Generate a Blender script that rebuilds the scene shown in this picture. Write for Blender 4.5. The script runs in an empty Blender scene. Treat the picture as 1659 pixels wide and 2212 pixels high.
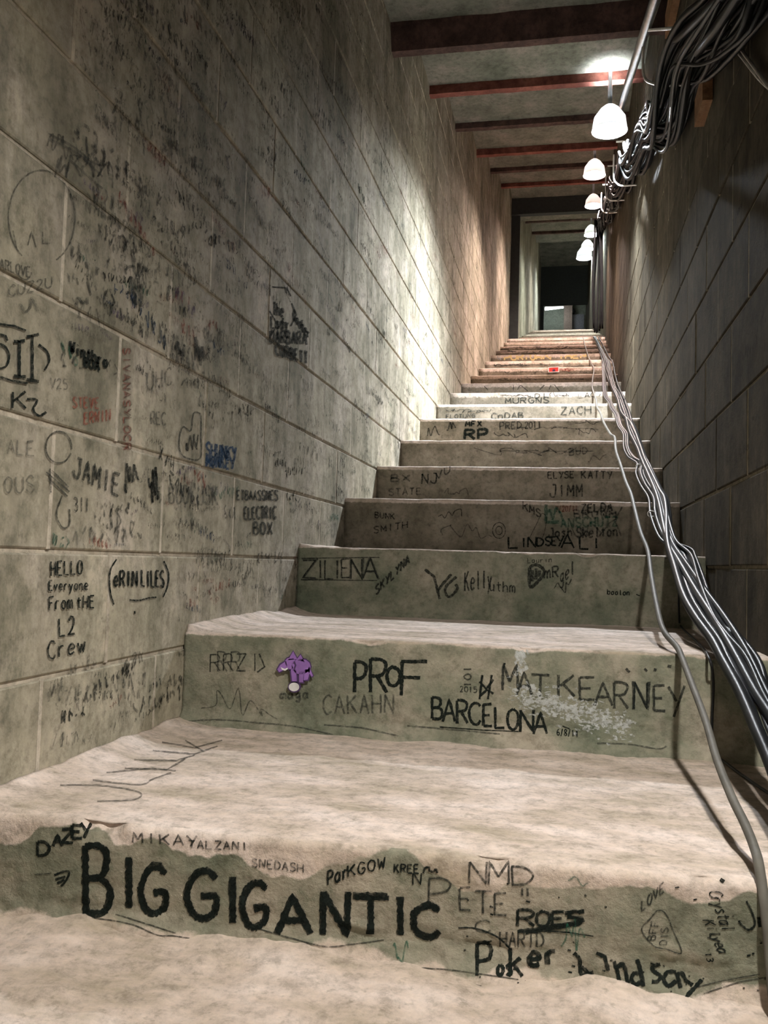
import bpy, bmesh, math, random
from math import radians, sin, cos, pi
from mathutils import Vector, Matrix, noise
from mathutils.bvhtree import BVHTree

# ------------------------------------------------------------------ camera
W, H, FPX = 1659, 2212, 1915.5
EYE = Vector((0, 0, 0.514))
yaw, pitch, roll = radians(11.424), radians(3.205), radians(1.651)
FWD = Vector((-sin(yaw)*cos(pitch), cos(yaw)*cos(pitch), sin(pitch)))
RT0 = Vector((cos(yaw), sin(yaw), 0))
UP0 = RT0.cross(FWD)
RT = RT0*cos(roll) + UP0*sin(roll)
UP = -RT0*sin(roll) + UP0*cos(roll)
scene = bpy.context.scene
C = scene.collection
cam_d = bpy.data.cameras.new('camera')
cam_d.sensor_fit = 'VERTICAL'; cam_d.sensor_height = 24.0; cam_d.lens = 24.0*FPX/H
cam_d.clip_start = 0.02; cam_d.clip_end = 200
cam = bpy.data.objects.new('camera', cam_d); C.objects.link(cam)
M = Matrix((RT, UP, -FWD)).transposed().to_4x4(); M.translation = EYE
cam.matrix_world = M
scene.camera = cam

# ------------------------------------------------------------------ light and exposure
scene.view_settings.view_transform = 'Standard'
scene.view_settings.look = 'None'
scene.view_settings.gamma = 1.0
scene.view_settings.use_curve_mapping = False
scene.view_settings.exposure = 1.05
world = bpy.data.worlds.new('world'); scene.world = world; world.use_nodes = True
world.node_tree.nodes['Background'].inputs[0].default_value = (0.55, 0.56, 0.5, 1)
world.node_tree.nodes['Background'].inputs[1].default_value = 0.16
# lamps along the right side under the stepped ceiling: x, y, z above the camera, colour, strength, globe radius
LAMPS = [
    ((0.30, 0.55, 1.02), (1.0, 0.94, 0.86), 820, .040),
    ((0.220, 5.00, 2.53), (0.88, 0.94, 1.0), 5600, .040),
    ((0.225, 8.00, 3.60), (1.0, 0.77, 0.69), 3600, .040),
    ((0.31, 11.3, 4.66), (1.0, 0.74, 0.66), 3300, .042),
    ((0.365, 14.2, 5.37), (0.90, 1.0, 0.93), 1500, .045),
    ((0.38, 17.5, 6.33), (0.95, 0.97, 0.92), 1300, .052),
    ((0.385, 20.6, 7.27), (0.85, 0.97, 1.0), 1000, .075),
]

# ------------------------------------------------------------------ helpers
rnd = random.Random(7)
A, B0 = 0.8126, 0.404                  # left wall plane x=-A, right wall plane x=+B0
CO = 0.2032                            # masonry course
LZ, RZ, JY = 0.002+.514, 0.011+.514, 1.2987
def bx_right(y): return B0 + max(0.0, min(y, 13.4)-6.0)*0.0195
def ray(px, py):
    return (FWD*FPX + RT*(px-W/2) - UP*(py-H/2)).normalized()
def atY(px, py, y): d = ray(px, py); return EYE + d*(y/d.y)
def atX(px, py, x): d = ray(px, py); return EYE + d*(x/d.x)

def obj(name, verts, faces, mats=None, parent=None, smooth=False, matidx=None):
    me = bpy.data.meshes.new(name); me.from_pydata([tuple(v) for v in verts], [], faces)
    if mats:
        for m in (mats if isinstance(mats, (list, tuple)) else [mats]): me.materials.append(m)
    if matidx: me.polygons.foreach_set('material_index', matidx)
    if smooth: me.polygons.foreach_set('use_smooth', [True]*len(me.polygons))
    me.update()
    o = bpy.data.objects.new(name, me); C.objects.link(o)
    if parent is not None: o.parent = parent
    return o
def empty(name, loc=(0, 0, 0)):
    o = bpy.data.objects.new(name, None); C.objects.link(o); o.location = loc; o.empty_display_size = .1
    return o
def tag(o, label=None, cat=None, group=None, kind=None):
    if label: o['label'] = label
    if cat: o['category'] = cat
    if group: o['group'] = group
    if kind: o['kind'] = kind
    return o
class MB:
    def __init__(s): s.v = []; s.f = []; s.m = []
    def box(s, lo, hi, mi=0):
        n = len(s.v); (a, b, c), (d, e, f) = lo, hi
        s.v += [(a,b,c),(d,b,c),(d,e,c),(a,e,c),(a,b,f),(d,b,f),(d,e,f),(a,e,f)]
        for q in ((3,2,1,0),(4,5,6,7),(0,1,5,4),(1,2,6,5),(2,3,7,6),(3,0,4,7)): s.f.append(tuple(n+i for i in q)); s.m.append(mi)
    def tube(s, pts, r, seg=8, mi=0, cap=True):
        pts = [Vector(p) for p in pts]; n0 = len(s.v); N = len(pts)
        up = Vector((0, 0, 1)); prev = None
        for i, p in enumerate(pts):
            t = (pts[min(i+1, N-1)]-pts[max(i-1, 0)]).normalized()
            if prev is None:
                a = t.cross(up)
                if a.length < .1: a = t.cross(Vector((1, 0, 0)))
                a.normalize()
            else: a = (prev - t*prev.dot(t)).normalized()
            prev = a; b = t.cross(a); rr = r[i] if isinstance(r, (list, tuple)) else r
            for k in range(seg):
                th = 2*pi*k/seg; s.v.append(tuple(p + a*cos(th)*rr + b*sin(th)*rr))
        for i in range(N-1):
            for k in range(seg):
                k2 = (k+1) % seg; s.f.append((n0+i*seg+k, n0+i*seg+k2, n0+(i+1)*seg+k2, n0+(i+1)*seg+k)); s.m.append(mi)
        if cap:
            s.f.append(tuple(n0+k for k in range(seg-1, -1, -1))); s.m.append(mi)
            s.f.append(tuple(n0+(N-1)*seg+k for k in range(seg))); s.m.append(mi)
    def lathe(s, prof, c, seg=20, mi=0):
        n0 = len(s.v); N = len(prof); c = Vector(c)
        for (r, z) in prof:
            for k in range(seg):
                th = 2*pi*k/seg; s.v.append((c.x+r*cos(th), c.y+r*sin(th), c.z+z))
        for i in range(N-1):
            for k in range(seg):
                k2 = (k+1) % seg; s.f.append((n0+i*seg+k, n0+i*seg+k2, n0+(i+1)*seg+k2, n0+(i+1)*seg+k)); s.m.append(mi)
    def build(s, name, mats, parent=None, smooth=False):
        return obj(name, s.v, s.f, mats, parent, smooth, s.m if isinstance(mats, (list, tuple)) else None)
def spline(pts, n=6):
    P = [Vector(p) for p in pts]
    if len(P) < 3: return P
    out = []
    for i in range(len(P)-1):
        p0 = P[max(i-1, 0)]; p1 = P[i]; p2 = P[i+1]; p3 = P[min(i+2, len(P)-1)]
        for k in range(n):
            t = k/n
            out.append(0.5*((2*p1)+(p2-p0)*t+(2*p0-5*p1+4*p2-p3)*t*t+(3*p1-p0-3*p2+p3)*t**3))
    out.append(P[-1]); return out
def fbm(v, o=4): return noise.fractal(Vector(v), 1.0, 2.0, o)

# ------------------------------------------------------------------ materials
def newmat(name):
    m = bpy.data.materials.new(name); m.use_nodes = True; nt = m.node_tree; nt.nodes.clear()
    out = nt.nodes.new('ShaderNodeOutputMaterial'); b = nt.nodes.new('ShaderNodeBsdfPrincipled')
    nt.links.new(b.outputs[0], out.inputs[0]); return m, nt, b, out
def N(nt, typ, **kw):
    n = nt.nodes.new(typ)
    for k, v in kw.items(): setattr(n, k, v)
    return n
def noise_node(nt, co, scale, detail=6, rough=.6, stretch=None):
    if stretch:
        mp = N(nt, 'ShaderNodeMapping'); mp.inputs['Scale'].default_value = stretch; nt.links.new(co, mp.inputs[0]); co = mp.outputs[0]
    n = N(nt, 'ShaderNodeTexNoise'); n.inputs['Scale'].default_value = scale; n.inputs['Detail'].default_value = detail
    n.inputs['Roughness'].default_value = rough; nt.links.new(co, n.inputs['Vector']); return n.outputs['Fac']
def ramp(nt, fac, stops):
    r = N(nt, 'ShaderNodeValToRGB'); el = r.color_ramp.elements
    while len(el) < len(stops): el.new(.5)
    for e, (p, c) in zip(el, stops): e.position = p; e.color = (*c, 1) if len(c) == 3 else c
    nt.links.new(fac, r.inputs[0]); return r.outputs[0]
def mix(nt, a, b, fac, mode='MIX'):
    m = N(nt, 'ShaderNodeMix', data_type='RGBA', blend_type=mode)
    if isinstance(fac, float): m.inputs[0].default_value = fac
    else: nt.links.new(fac, m.inputs[0])
    for s, v in ((6, a), (7, b)):
        if isinstance(v, tuple): m.inputs[s].default_value = (*v, 1)
        else: nt.links.new(v, m.inputs[s])
    return m.outputs[2]
def concrete(name, c1, c2, c3, rough=.85, bump=.25, scale=6, speck=.25, stretch=None, dark=(.06,.06,.05), streak=0.0, spk_scale=90):
    m, nt, b, out = newmat(name)
    geo = N(nt, 'ShaderNodeNewGeometry').outputs['Position']
    n1 = noise_node(nt, geo, scale, 8, .65, stretch)
    base = ramp(nt, n1, [(.33, c1), (.5, c2), (.66, c3)])
    n2 = noise_node(nt, geo, spk_scale, 3, .6)
    n8 = noise_node(nt, geo, 34, 8, .78); g8 = ramp(nt, n8, [(.36, (.66,.66,.64)), (.50, (.98,.98,.98)), (.62, (1.12,1.11,1.10))]); base = mix(nt, base, g8, 1.0, 'MULTIPLY')
    sp = ramp(nt, n2, [(.30, (1,1,1)), (.42, (0,0,0))])
    spf = N(nt, 'ShaderNodeMath', operation='MULTIPLY'); nt.links.new(sp, spf.inputs[0]); spf.inputs[1].default_value = speck
    col = mix(nt, base, dark, spf.outputs[0])
    if streak:
        n4 = noise_node(nt, geo, 14, 6, .7, (1, 1, .12))
        st = ramp(nt, n4, [(.45, (0,0,0)), (.62, (1,1,1))])
        sf = N(nt, 'ShaderNodeMath', operation='MULTIPLY'); nt.links.new(st, sf.inputs[0]); sf.inputs[1].default_value = streak
        col = mix(nt, col, tuple(x*.45 for x in c1), sf.outputs[0])
    if streak:
        n6 = noise_node(nt, geo, 1.6, 5, .62, (1, 1, .7)); bl = ramp(nt, n6, [(.34, (.50,.50,.48)), (.50, (.86,.85,.84)), (.64, (1.08,1.07,1.06))]); col = mix(nt, col, bl, 1.0, 'MULTIPLY')
        n7 = noise_node(nt, geo, 9, 6, .75, (1, 1, .55)); b7 = ramp(nt, n7, [(.36, (.62,.64,.62)), (.52, (1,1,1))]); col = mix(nt, col, b7, 1.0, 'MULTIPLY')
    nt.links.new(col, b.inputs['Base Color'])
    b.inputs['Roughness'].default_value = rough; b.inputs['Specular IOR Level'].default_value = .08
    n3 = noise_node(nt, geo, 140, 6, .7)
    ad = N(nt, 'ShaderNodeMath', operation='ADD'); nt.links.new(n3, ad.inputs[0])
    n5 = noise_node(nt, geo, 28, 5, .6); nt.links.new(n5, ad.inputs[1])
    bp = N(nt, 'ShaderNodeBump'); bp.inputs['Strength'].default_value = bump; bp.inputs['Distance'].default_value = .006
    nt.links.new(ad.outputs[0], bp.inputs['Height']); nt.links.new(bp.outputs[0], b.inputs['Normal'])
    return m
def plain(name, col, rough=.5, metal=0.0, spec=.5, emit=None, es=0):
    m, nt, b, out = newmat(name)
    geo = N(nt, 'ShaderNodeNewGeometry').outputs['Position']
    n = noise_node(nt, geo, 25, 4, .6)
    c = ramp(nt, n, [(.3, tuple(x*.75 for x in col)), (.7, tuple(min(1, x*1.15) for x in col))])
    nt.links.new(c, b.inputs['Base Color']); b.inputs['Roughness'].default_value = rough; b.inputs['Metallic'].default_value = metal
    b.inputs['Specular IOR Level'].default_value = spec
    if emit: b.inputs['Emission Color'].default_value = (*emit, 1); b.inputs['Emission Strength'].default_value = es
    return m
def ink(name, col, lo, hi, rough=.6, scale=160):
    """marker ink: opacity breaks up with the grain of the concrete"""
    m, nt, b, out = newmat(name)
    geo = N(nt, 'ShaderNodeNewGeometry').outputs['Position']
    n = noise_node(nt, geo, scale, 3, .7)
    f = ramp(nt, n, [(.32, (lo,)*3), (.55, (hi,)*3)])
    b.inputs['Base Color'].default_value = (*col, 1); b.inputs['Roughness'].default_value = .95; b.inputs['Specular IOR Level'].default_value = 0.02
    nt.links.new(f, b.inputs['Alpha'])
    return m
MAT = {}
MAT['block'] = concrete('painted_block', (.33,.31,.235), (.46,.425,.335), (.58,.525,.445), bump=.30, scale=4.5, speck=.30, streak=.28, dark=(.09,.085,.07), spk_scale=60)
MAT['block_dark'] = concrete('shaded_block', (.062,.052,.034), (.094,.080,.056), (.13,.112,.08), bump=.35, scale=4.5, speck=.35, streak=.3, dark=(.06,.055,.045), spk_scale=60)  # darker copy of the block: the right wall's shade is put into the colour
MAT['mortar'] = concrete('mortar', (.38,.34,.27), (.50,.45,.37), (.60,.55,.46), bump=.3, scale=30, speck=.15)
MAT['mortar_dark'] = concrete('shaded_mortar', (.17,.145,.095), (.23,.20,.14), (.30,.26,.19), bump=.3, scale=30, speck=.15)  # mortar darkened too, carrying the right wall's shade in its colour
MAT['tread'] = concrete('worn_tread', (.41,.35,.27), (.62,.525,.455), (.76,.665,.61), bump=.45, scale=8, speck=.42, stretch=(.6,1.6,1), dark=(.24,.21,.15), spk_scale=70)
MAT['riser'] = concrete('riser_paint', (.14,.16,.115), (.245,.245,.185), (.39,.35,.28), bump=.5, scale=5.5, speck=.35, dark=(.10,.12,.07), spk_scale=55)
MAT['riser_far'] = concrete('riser_grime', (.15,.135,.10), (.23,.20,.155), (.31,.275,.22), bump=.3, scale=7, speck=.4, dark=(.07,.06,.05), spk_scale=50)
def step_mat(name, riser, tread):
    m = MAT[riser].copy(); m.name = name; nt = m.node_tree
    out = [n for n in nt.nodes if n.type == 'OUTPUT_MATERIAL'][0]; b1 = [n for n in nt.nodes if n.type == 'BSDF_PRINCIPLED'][0]
    src = MAT[tread].node_tree; mp = {}
    for n in src.nodes:
        if n.type == 'OUTPUT_MATERIAL': continue
        c = nt.nodes.new(n.bl_idname); mp[n] = c
        for p in ('operation', 'data_type', 'blend_type'):
            if hasattr(n, p): setattr(c, p, getattr(n, p))
        for a, b in zip(n.inputs, c.inputs):
            if hasattr(a, 'default_value'): b.default_value = a.default_value
        if n.type == 'VALTORGB':
            el = c.color_ramp.elements
            while len(el) < len(n.color_ramp.elements): el.new(.5)
            for e1, e2 in zip(n.color_ramp.elements, el): e2.position = e1.position; e2.color = e1.color
    for l in src.links:
        if l.to_node.type == 'OUTPUT_MATERIAL': continue
        nt.links.new(mp[l.from_node].outputs[[*l.from_node.outputs].index(l.from_socket)], mp[l.to_node].inputs[[*l.to_node.inputs].index(l.to_socket)])
    b2 = [c for n, c in mp.items() if n.type == 'BSDF_PRINCIPLED'][0]
    at = N(nt, 'ShaderNodeAttribute', attribute_name='wear'); geo = N(nt, 'ShaderNodeNewGeometry').outputs['Position']
    nn = noise_node(nt, geo, 45, 5, .7)
    ad = N(nt, 'ShaderNodeMath', operation='ADD'); nt.links.new(at.outputs['Fac'], ad.inputs[0]); nt.links.new(nn, ad.inputs[1])
    f = ramp(nt, ad.outputs[0], [(.86, (0,0,0)), (1.12, (1,1,1))])
    f_ = N(nt, 'ShaderNodeMath', operation='SUBTRACT'); nt.links.new(ad.outputs[0], f_.inputs[0]); f_.inputs[1].default_value = .5
    nt.links.new(f_.outputs[0], f.node.inputs[0]); f.node.color_ramp.elements[0].position = .38; f.node.color_ramp.elements[1].position = .62
    ms = N(nt, 'ShaderNodeMixShader'); nt.links.new(f, ms.inputs[0]); nt.links.new(b1.outputs[0], ms.inputs[1]); nt.links.new(b2.outputs[0], ms.inputs[2]); nt.links.new(ms.outputs[0], out.inputs[0])
    return m
MAT['step'] = step_mat('painted_step', 'riser', 'tread'); MAT['step_far'] = step_mat('grimy_step', 'riser_far', 'tread')
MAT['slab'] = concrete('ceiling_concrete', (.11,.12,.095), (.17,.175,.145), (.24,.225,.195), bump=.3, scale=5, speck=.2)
MAT['rust'] = concrete('rusty_header', (.12,.045,.035), (.19,.07,.055), (.26,.11,.085), bump=.2, scale=9, speck=.2, dark=(.05,.03,.025))
MAT['rust_dark'] = concrete('dark_header', (.05,.035,.03), (.085,.055,.048), (.13,.08,.07), bump=.2, scale=9, speck=.2, dark=(.03,.02,.02))
MAT['wood'] = concrete('old_timber', (.16,.085,.045), (.25,.135,.07), (.34,.20,.11), bump=.3, scale=12, stretch=(1,.3,3), speck=.2)
MAT['cable'] = plain('black_cable', (.009,.010,.011), .38, spec=.07)
MAT['cable_grey'] = plain('grey_cable', (.022,.023,.024), .38, spec=.12)
MAT['cable_pale'] = plain('pale_cable', (.12,.115,.10), .6, spec=.15)
MAT['steel'] = plain('galvanised_steel', (.55,.56,.58), .3, 1.0)
MAT['hook'] = plain('white_hook', (.72,.70,.66), .4)
def shade_mat():
    m, nt, b, out = newmat('opal_shade'); t = N(nt, 'ShaderNodeBsdfTranslucent'); t.inputs[0].default_value = (.8,.8,.8,1)
    b.inputs['Base Color'].default_value = (.85,.85,.84,1); ms = N(nt, 'ShaderNodeMixShader'); ms.inputs[0].default_value = .20
    nt.links.new(b.outputs[0], ms.inputs[1]); nt.links.new(t.outputs[0], ms.inputs[2]); nt.links.new(ms.outputs[0], out.inputs[0]); return m
MAT['shade'] = shade_mat()
MAT['wire_white'] = plain('white_wire', (.62,.60,.56), .5)
MAT['dark'] = plain('dark_face', (.035,.042,.042), .9)
MAT['ink'] = ink('ink_black', (.012,.016,.014), .55, 1.0)
MAT['ink_mid'] = ink('ink_worn', (.03,.034,.03), .25, .8)
MAT['ink_faint'] = ink('ink_faint', (.045,.05,.045), .1, .55, scale=120)
MAT['ink_ghost'] = ink('ink_ghost', (.06,.065,.06), .05, .36, scale=90)
MAT['ink_red'] = ink('ink_red', (.30,.05,.03), .15, .55)
MAT['ink_blue'] = ink('ink_blue', (.03,.07,.14), .2, .75)
MAT['ink_green'] = ink('ink_green', (.03,.14,.09), .15, .6)
MAT['ink_purple'] = ink('ink_purple', (.10,.06,.17), .1, .5)
MAT['ink_yellow'] = ink('ink_yellow', (.78,.62,.30), .5, .95)
MAT['ink_white'] = ink('ink_white', (.66,.69,.68), .03, .5, scale=110)
MAT['print_white'] = plain('print_white', (.75,.75,.75), .5)
MAT['print_red'] = plain('print_red', (.75,.06,.05), .5)
MAT['print_purple'] = plain('print_purple', (.30,.15,.47), .5)
MAT['print_line'] = plain('print_outline', (.07,.035,.12), .5)

# ------------------------------------------------------------------ masonry walls
YS = [1.1335,1.8448,2.6769,3.2613,3.8356,4.3914,4.9873,5.6307,6.3065,7.0029,7.7033,8.3931,9.0736,9.7530,10.445,11.1195,11.7808,12.438]
ZS = [-.3662,-.1659,.0410,.2388,.4242,.6176,.8261,1.0238,1.2294,1.4417,1.6529,1.8710,2.0937,2.3192,2.5386,2.7525,2.9690,3.1883]
for k in range(8): YS.append(13.24+.8*k); ZS.append(3.1883+.2265*(k+1))
ZS = [z+.514 for z in ZS]
NS = len(YS)
def stair_z(y):
    z = 0.0
    for a, b in zip(YS, ZS):
        if y >= a: z = b
    return z
# stepped ceiling: (far edge y, underside z)
_hc = [(850,125),(930,213),(985,286),(1030,341),(1060,376),(1083,408)]
_hp = [atX(a, b, -A) for a, b in _hc]
HH = [.115, .052, .042, .055, .042, .045]     # depth of the header board at each ceiling step
CEIL = [(-.2,1.45),(.75,1.62),(1.90,1.80),(3.05,2.16)]+[(p.y, p.z-.514+h) for p, h in zip(_hp, HH)]+[(12.9,5.36),(13.9,5.42),(15.2,5.80),(16.8,6.30),(18.6,6.86),(21.4,7.62),(24.0,8.25)]
CEIL = [(y, z+.514) for y, z in CEIL]
LFAR = atY(1121, 600, 12.86).x; PTOP = atY(1200, 459, 12.80).z
_fc = [(1127,465),(1135,483),(1149,508),(1158,529)]
_fp = [atX(a, b, LFAR) for a, b in _fc]
CEIL = CEIL[:-6]+[(13.3, _fp[0].z+.02)]+[(p.y, p.z+.05) for p in _fp]+[(24.0, _fp[3].z+.9)]
def ceil_z(y):
    for a, b in CEIL:
        if y <= a: return b
    return CEIL[-1][1]

def block_mesh(name, w, h, t, bev, mat, sgn):
    """block with bevelled front edges; front face at x=0, body goes to x=-sgn*t... faces +sgn"""
    v = []; f = []
    for (dx, e) in ((-t, 0), (-bev*.8, 0), (0, bev)):
        for (y, z) in ((-w/2+e, -h/2+e), (w/2-e, -h/2+e), (w/2-e, h/2-e), (-w/2+e, h/2-e)):
            v.append((sgn*dx, y, z))
    for r in (0, 1):
        for k in range(4):
            k2 = (k+1) % 4; q = (r*4+k, r*4+k2, (r+1)*4+k2, (r+1)*4+k)
            f.append(q if sgn > 0 else q[::-1])
    f.append((8,9,10,11) if sgn > 0 else (11,10,9,8)); f.append((3,2,1,0) if sgn > 0 else (0,1,2,3))
    me = bpy.data.meshes.new(name); me.from_pydata(v, [], f); me.materials.append(mat); me.update(); return me

def masonry(name, sgn, zb, jy, odd_off, mat, mortar, y0, y_split, y1, gap=.0085, rec=.0055):
    """sgn +1: wall faces +x and stands at x=-A; sgn -1: right wall"""
    me_full = block_mesh('block', 2*CO-gap, CO-gap, .09, .0025, mat, sgn)
    xw = (lambda y: -A) if sgn > 0 else bx_right
    mb = MB()
    ys = [y0] + ([6.0, 12.9] if sgn < 0 else [12.9])
    for ya, yb in zip(ys[:-1], ys[1:]):            # mortar bed behind the block faces
        xa, xb = xw(ya)-sgn*rec, xw(yb)-sgn*rec; n = len(mb.v); z0, z1 = -.3, 6.4
        xb = xa if sgn > 0 else xb
        mb.v += [(xa,ya,z0),(xb,yb,z0),(xb,yb,z1),(xa,ya,z1),(xa-sgn*.12,ya,z0),(xb-sgn*.12,yb,z0),(xb-sgn*.12,yb,z1),(xa-sgn*.12,ya,z1)]
        for q in ((0,1,2,3),(7,6,5,4),(0,4,5,1),(3,2,6,7),(1,5,6,2),(0,3,7,4)): mb.f.append(tuple(n+i for i in q)); mb.m.append(0)
    root = mb.build(name, mortar); tag(root, kind='structure')
    rest = MB(); fill = MB()
    for j in range(-4, 31):
        zc = zb + (j+.5)*CO
        off = 0.0 if j % 2 == 0 else odd_off
        n0 = int((y0-jy)/.4064)-1
        for n in range(n0, 40):
            ya = jy+off+n*2*CO; yc = ya+CO
            if ya < y0-.01 or ya+2*CO > y1+.01: continue
            if zc+CO/2 < stair_z(ya)-.06 or zc-CO/2 > ceil_z(ya+.4)+.02: continue
            x = xw(yc)
            if ya < y_split:
                o = bpy.data.objects.new('block', me_full); C.objects.link(o); o.parent = root
                o.location = (x + sgn*rnd.uniform(-.0012, .0012), yc, zc+rnd.uniform(-.0008,.0008))
                ang = math.atan2(-(xw(yc+.2)-xw(yc-.2)), .4)
                o.rotation_euler = (rnd.uniform(-.0015,.0015), 0, ang+rnd.uniform(-.002,.002))
                # flush head joint
                fill.box((min(x-sgn*.03, x-sgn*.0008), ya-gap/2-.0005, zc-CO/2+.003), (max(x-sgn*.03, x-sgn*.0008), ya+gap/2+.0005, zc+CO/2-.004))
            else:
                x2 = xw(yc); e = gap/2
                lo = (min(x2-sgn*.05, x2), ya+e, zc-CO/2+e); hi = (max(x2-sgn*.05, x2), ya+2*CO-e, zc+CO/2-e); rest.box(lo, hi); rest.v[-8:] = [(q[0]+xw(q[1])-x2, q[1], q[2]) for q in rest.v[-8:]]
    tag(fill.build('head_joint', mortar, root), kind='stuff')
    tag(rest.build('masonry', mat, root), kind='stuff')
    return root
wall_left = masonry('wall_left', 1, LZ, JY, CO, MAT['block'], MAT['mortar'], -1.0, 6.9, 12.9)
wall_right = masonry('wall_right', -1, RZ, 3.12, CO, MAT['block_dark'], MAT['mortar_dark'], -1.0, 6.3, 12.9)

# ------------------------------------------------------------------ floor and stairs
def nz(x, y, z, s, o=4): return fbm((x*s, y*s, z*s), o)
fv = []; ff = []
nx, ny = 90, 120
for j in range(ny+1):
    y = -1.0 + (1.15+1.0)*j/ny
    for i in range(nx+1):
        x = -A + (A+B0)*i/nx
        near = max(0, 1-(1.134-y)/.22)
        z = .004*nz(x, y, 0, 6) + .004*nz(x, y, 3, 22) + near**2*(.018+.02*nz(x, 0, 5, 5))
        fv.append((x, y, z))
for j in range(ny):
    for i in range(nx):
        a = j*(nx+1)+i; ff.append((a, a+1, a+nx+2, a+nx+1))
n = len(fv)
fv += [(-A,-1,-.2),(B0,-1,-.2),(B0,1.15,-.2),(-A,1.15,-.2)]
ff += [(n+3,n+2,n+1,n), (n, n+1, nx, 0), (n+2, n+3, ny*(nx+1), ny*(nx+1)+nx), (n+3, n, 0, ny*(nx+1)), (n+1, n+2, ny*(nx+1)+nx, nx)]
floor = obj('floor', fv, ff, MAT['tread'], smooth=True); tag(floor, kind='structure')

stairs = empty('concrete_staircase', (0, YS[0], 0))
tag(stairs, 'narrow flight of worn concrete steps covered in handwriting, climbing between block walls', 'stairs')
steps = []; bvhs = []
for k in range(NS):
    y0, z1 = YS[k], ZS[k]; z0 = ZS[k-1] if k else 0.0
    y1 = YS[k+1] if k < NS-1 else 24.3
    xl, xr = (-A, bx_right(y0+.3)) if k < 18 else (LFAR, .55)
    fine = k < 3
    nx = 240 if k == 0 else 200 if k == 1 else 130 if k == 2 else 60 if k < 8 else 24
    nr = 56 if fine else 14 if k < 8 else 5
    nt = 60 if fine else 10 if k < 8 else 3
    rc = .010 if k < 3 else .009
    prof = []
    zz0 = z0-.03
    for i in range(nr): prof.append(('r', 0.0, zz0+(z1-rc-zz0)*i/nr))
    for i in range(5): th = pi/2*i/4; prof.append(('n', rc-rc*cos(th), z1-rc+rc*sin(th)))
    L = y1-y0+.02
    for i in range(1, nt+1): prof.append(('t', rc+(L-rc)*(i/nt)**(1.3), z1))
    v = []; f = []; wear = []
    amp = [1.6, 1.0, .8][k] if k < 3 else .5
    P = len(prof)
    for i in range(nx+1):
        x = xl+(xr-xl)*i/nx
        for (t, dy, z) in prof:
            y = y0+dy; hb = (z-z0); ht = (z1-z)
            ht0 = z1-z; wn = nz(x, k, 8, 7); wn2 = nz(x, k, 4, 6)
            if t == 't': wr = 1.0
            else:
                rim = [.026, .005, .004][k]*(1+[1.9, .6, .5][k]*wn) if k < 3 else .011
                wr = max(0, min(1, .5+(rim-ht0)/(.012 if k < 3 else .003)))
                if k == 0: wr = max(wr, min(1, max(0, .5+(.018*(1+1.5*wn2)-(z-z0))/.02))*.9)
            wear.append(wr)
            if t != 't':
                w = 1.0
                d = .0022*nz(x, k*3.1, z, 5)+.0014*nz(x, k, z, 30)
                # rough fillet of mortar where the riser meets the tread below
                if k < 3:
                    fl = max(0, 1-hb/.045)**2*(.020+.016*nz(x, k, 7, 7)) + max(0, 1-hb/.08)*.006*nz(x*3, k, z*6, 6)
                    d += fl
                    # chipped arris
                    chip = max(0, nz(x, k+9, 2, 9)-.12)*max(0, 1-ht/.03)
                    d -= chip*.030*amp/1.6
                    wav = nz(x*6, k, z*22, 1); d += max(0, wav-.15)*max(0, 1-hb/.1)*.010*amp
                if t == 'n': z2 = z - (max(0, nz(x, k+9, 2, 9)-.1)*.012 if k < 3 else .002*abs(nz(x, k, 0, 12)))
                else: z2 = z
                v.append((x, y-d*amp if k >= 3 else y-d, z2+(.0015*nz(x, k, 0, 6) if t == 'n' else 0)))
            else:
                e = min(1, dy/.03)
                dz = (.0018*nz(x, y, 0, 5)+.0010*nz(x, y, k, 28))*amp
                if k < 3:
                    dz -= (1-e)*max(0, nz(x, k+9, 2, 9)-.1)*.012
                    wall = max(0, 1-(x-xl)/.10); dz += wall**2*(.018+.008*nz(x, y, 4, 5))*(1 if k < 2 else .5)
                v.append((x, y, z+dz+.0015*nz(x, k, 0, 6)*(1-e)))
    for i in range(nx):
        for j in range(P-1):
            a = i*P+j; f.append((a, a+P, a+P+1, a+1))
    n = len(v)
    v += [(xl,y0+.02,zz0-.0),(xr,y0+.02,zz0),(xr,y1+.02,zz0),(xl,y1+.02,zz0)]
    last = nx*P
    f += [(n, n+3, n+2, n+1), (n+3, P-1, last+P-1, n+2)]
    f.append(tuple([n]+[j for j in range(P)]+[n+3])); f.append(tuple([n+1]+[last+j for j in range(P)]+[n+2])[::-1])
    f.append((0, n, n+1, last))
    st = obj('step', [(a, b-YS[0], c) for a, b, c in v], f, MAT['step'] if k < 3 else MAT['step_far'], stairs)
    at_ = st.data.attributes.new('wear', 'FLOAT', 'POINT'); at_.data.foreach_set('value', wear+[0.0]*4)
    me = st.data; me.polygons.foreach_set('use_smooth', [len(p.vertices) == 4 for p in me.polygons])
    steps.append(st)
    bvhs.append(BVHTree.FromPolygons([Vector(p) for p in v], [q for q in f if len(q) == 4]) if k < 16 else None)

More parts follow.
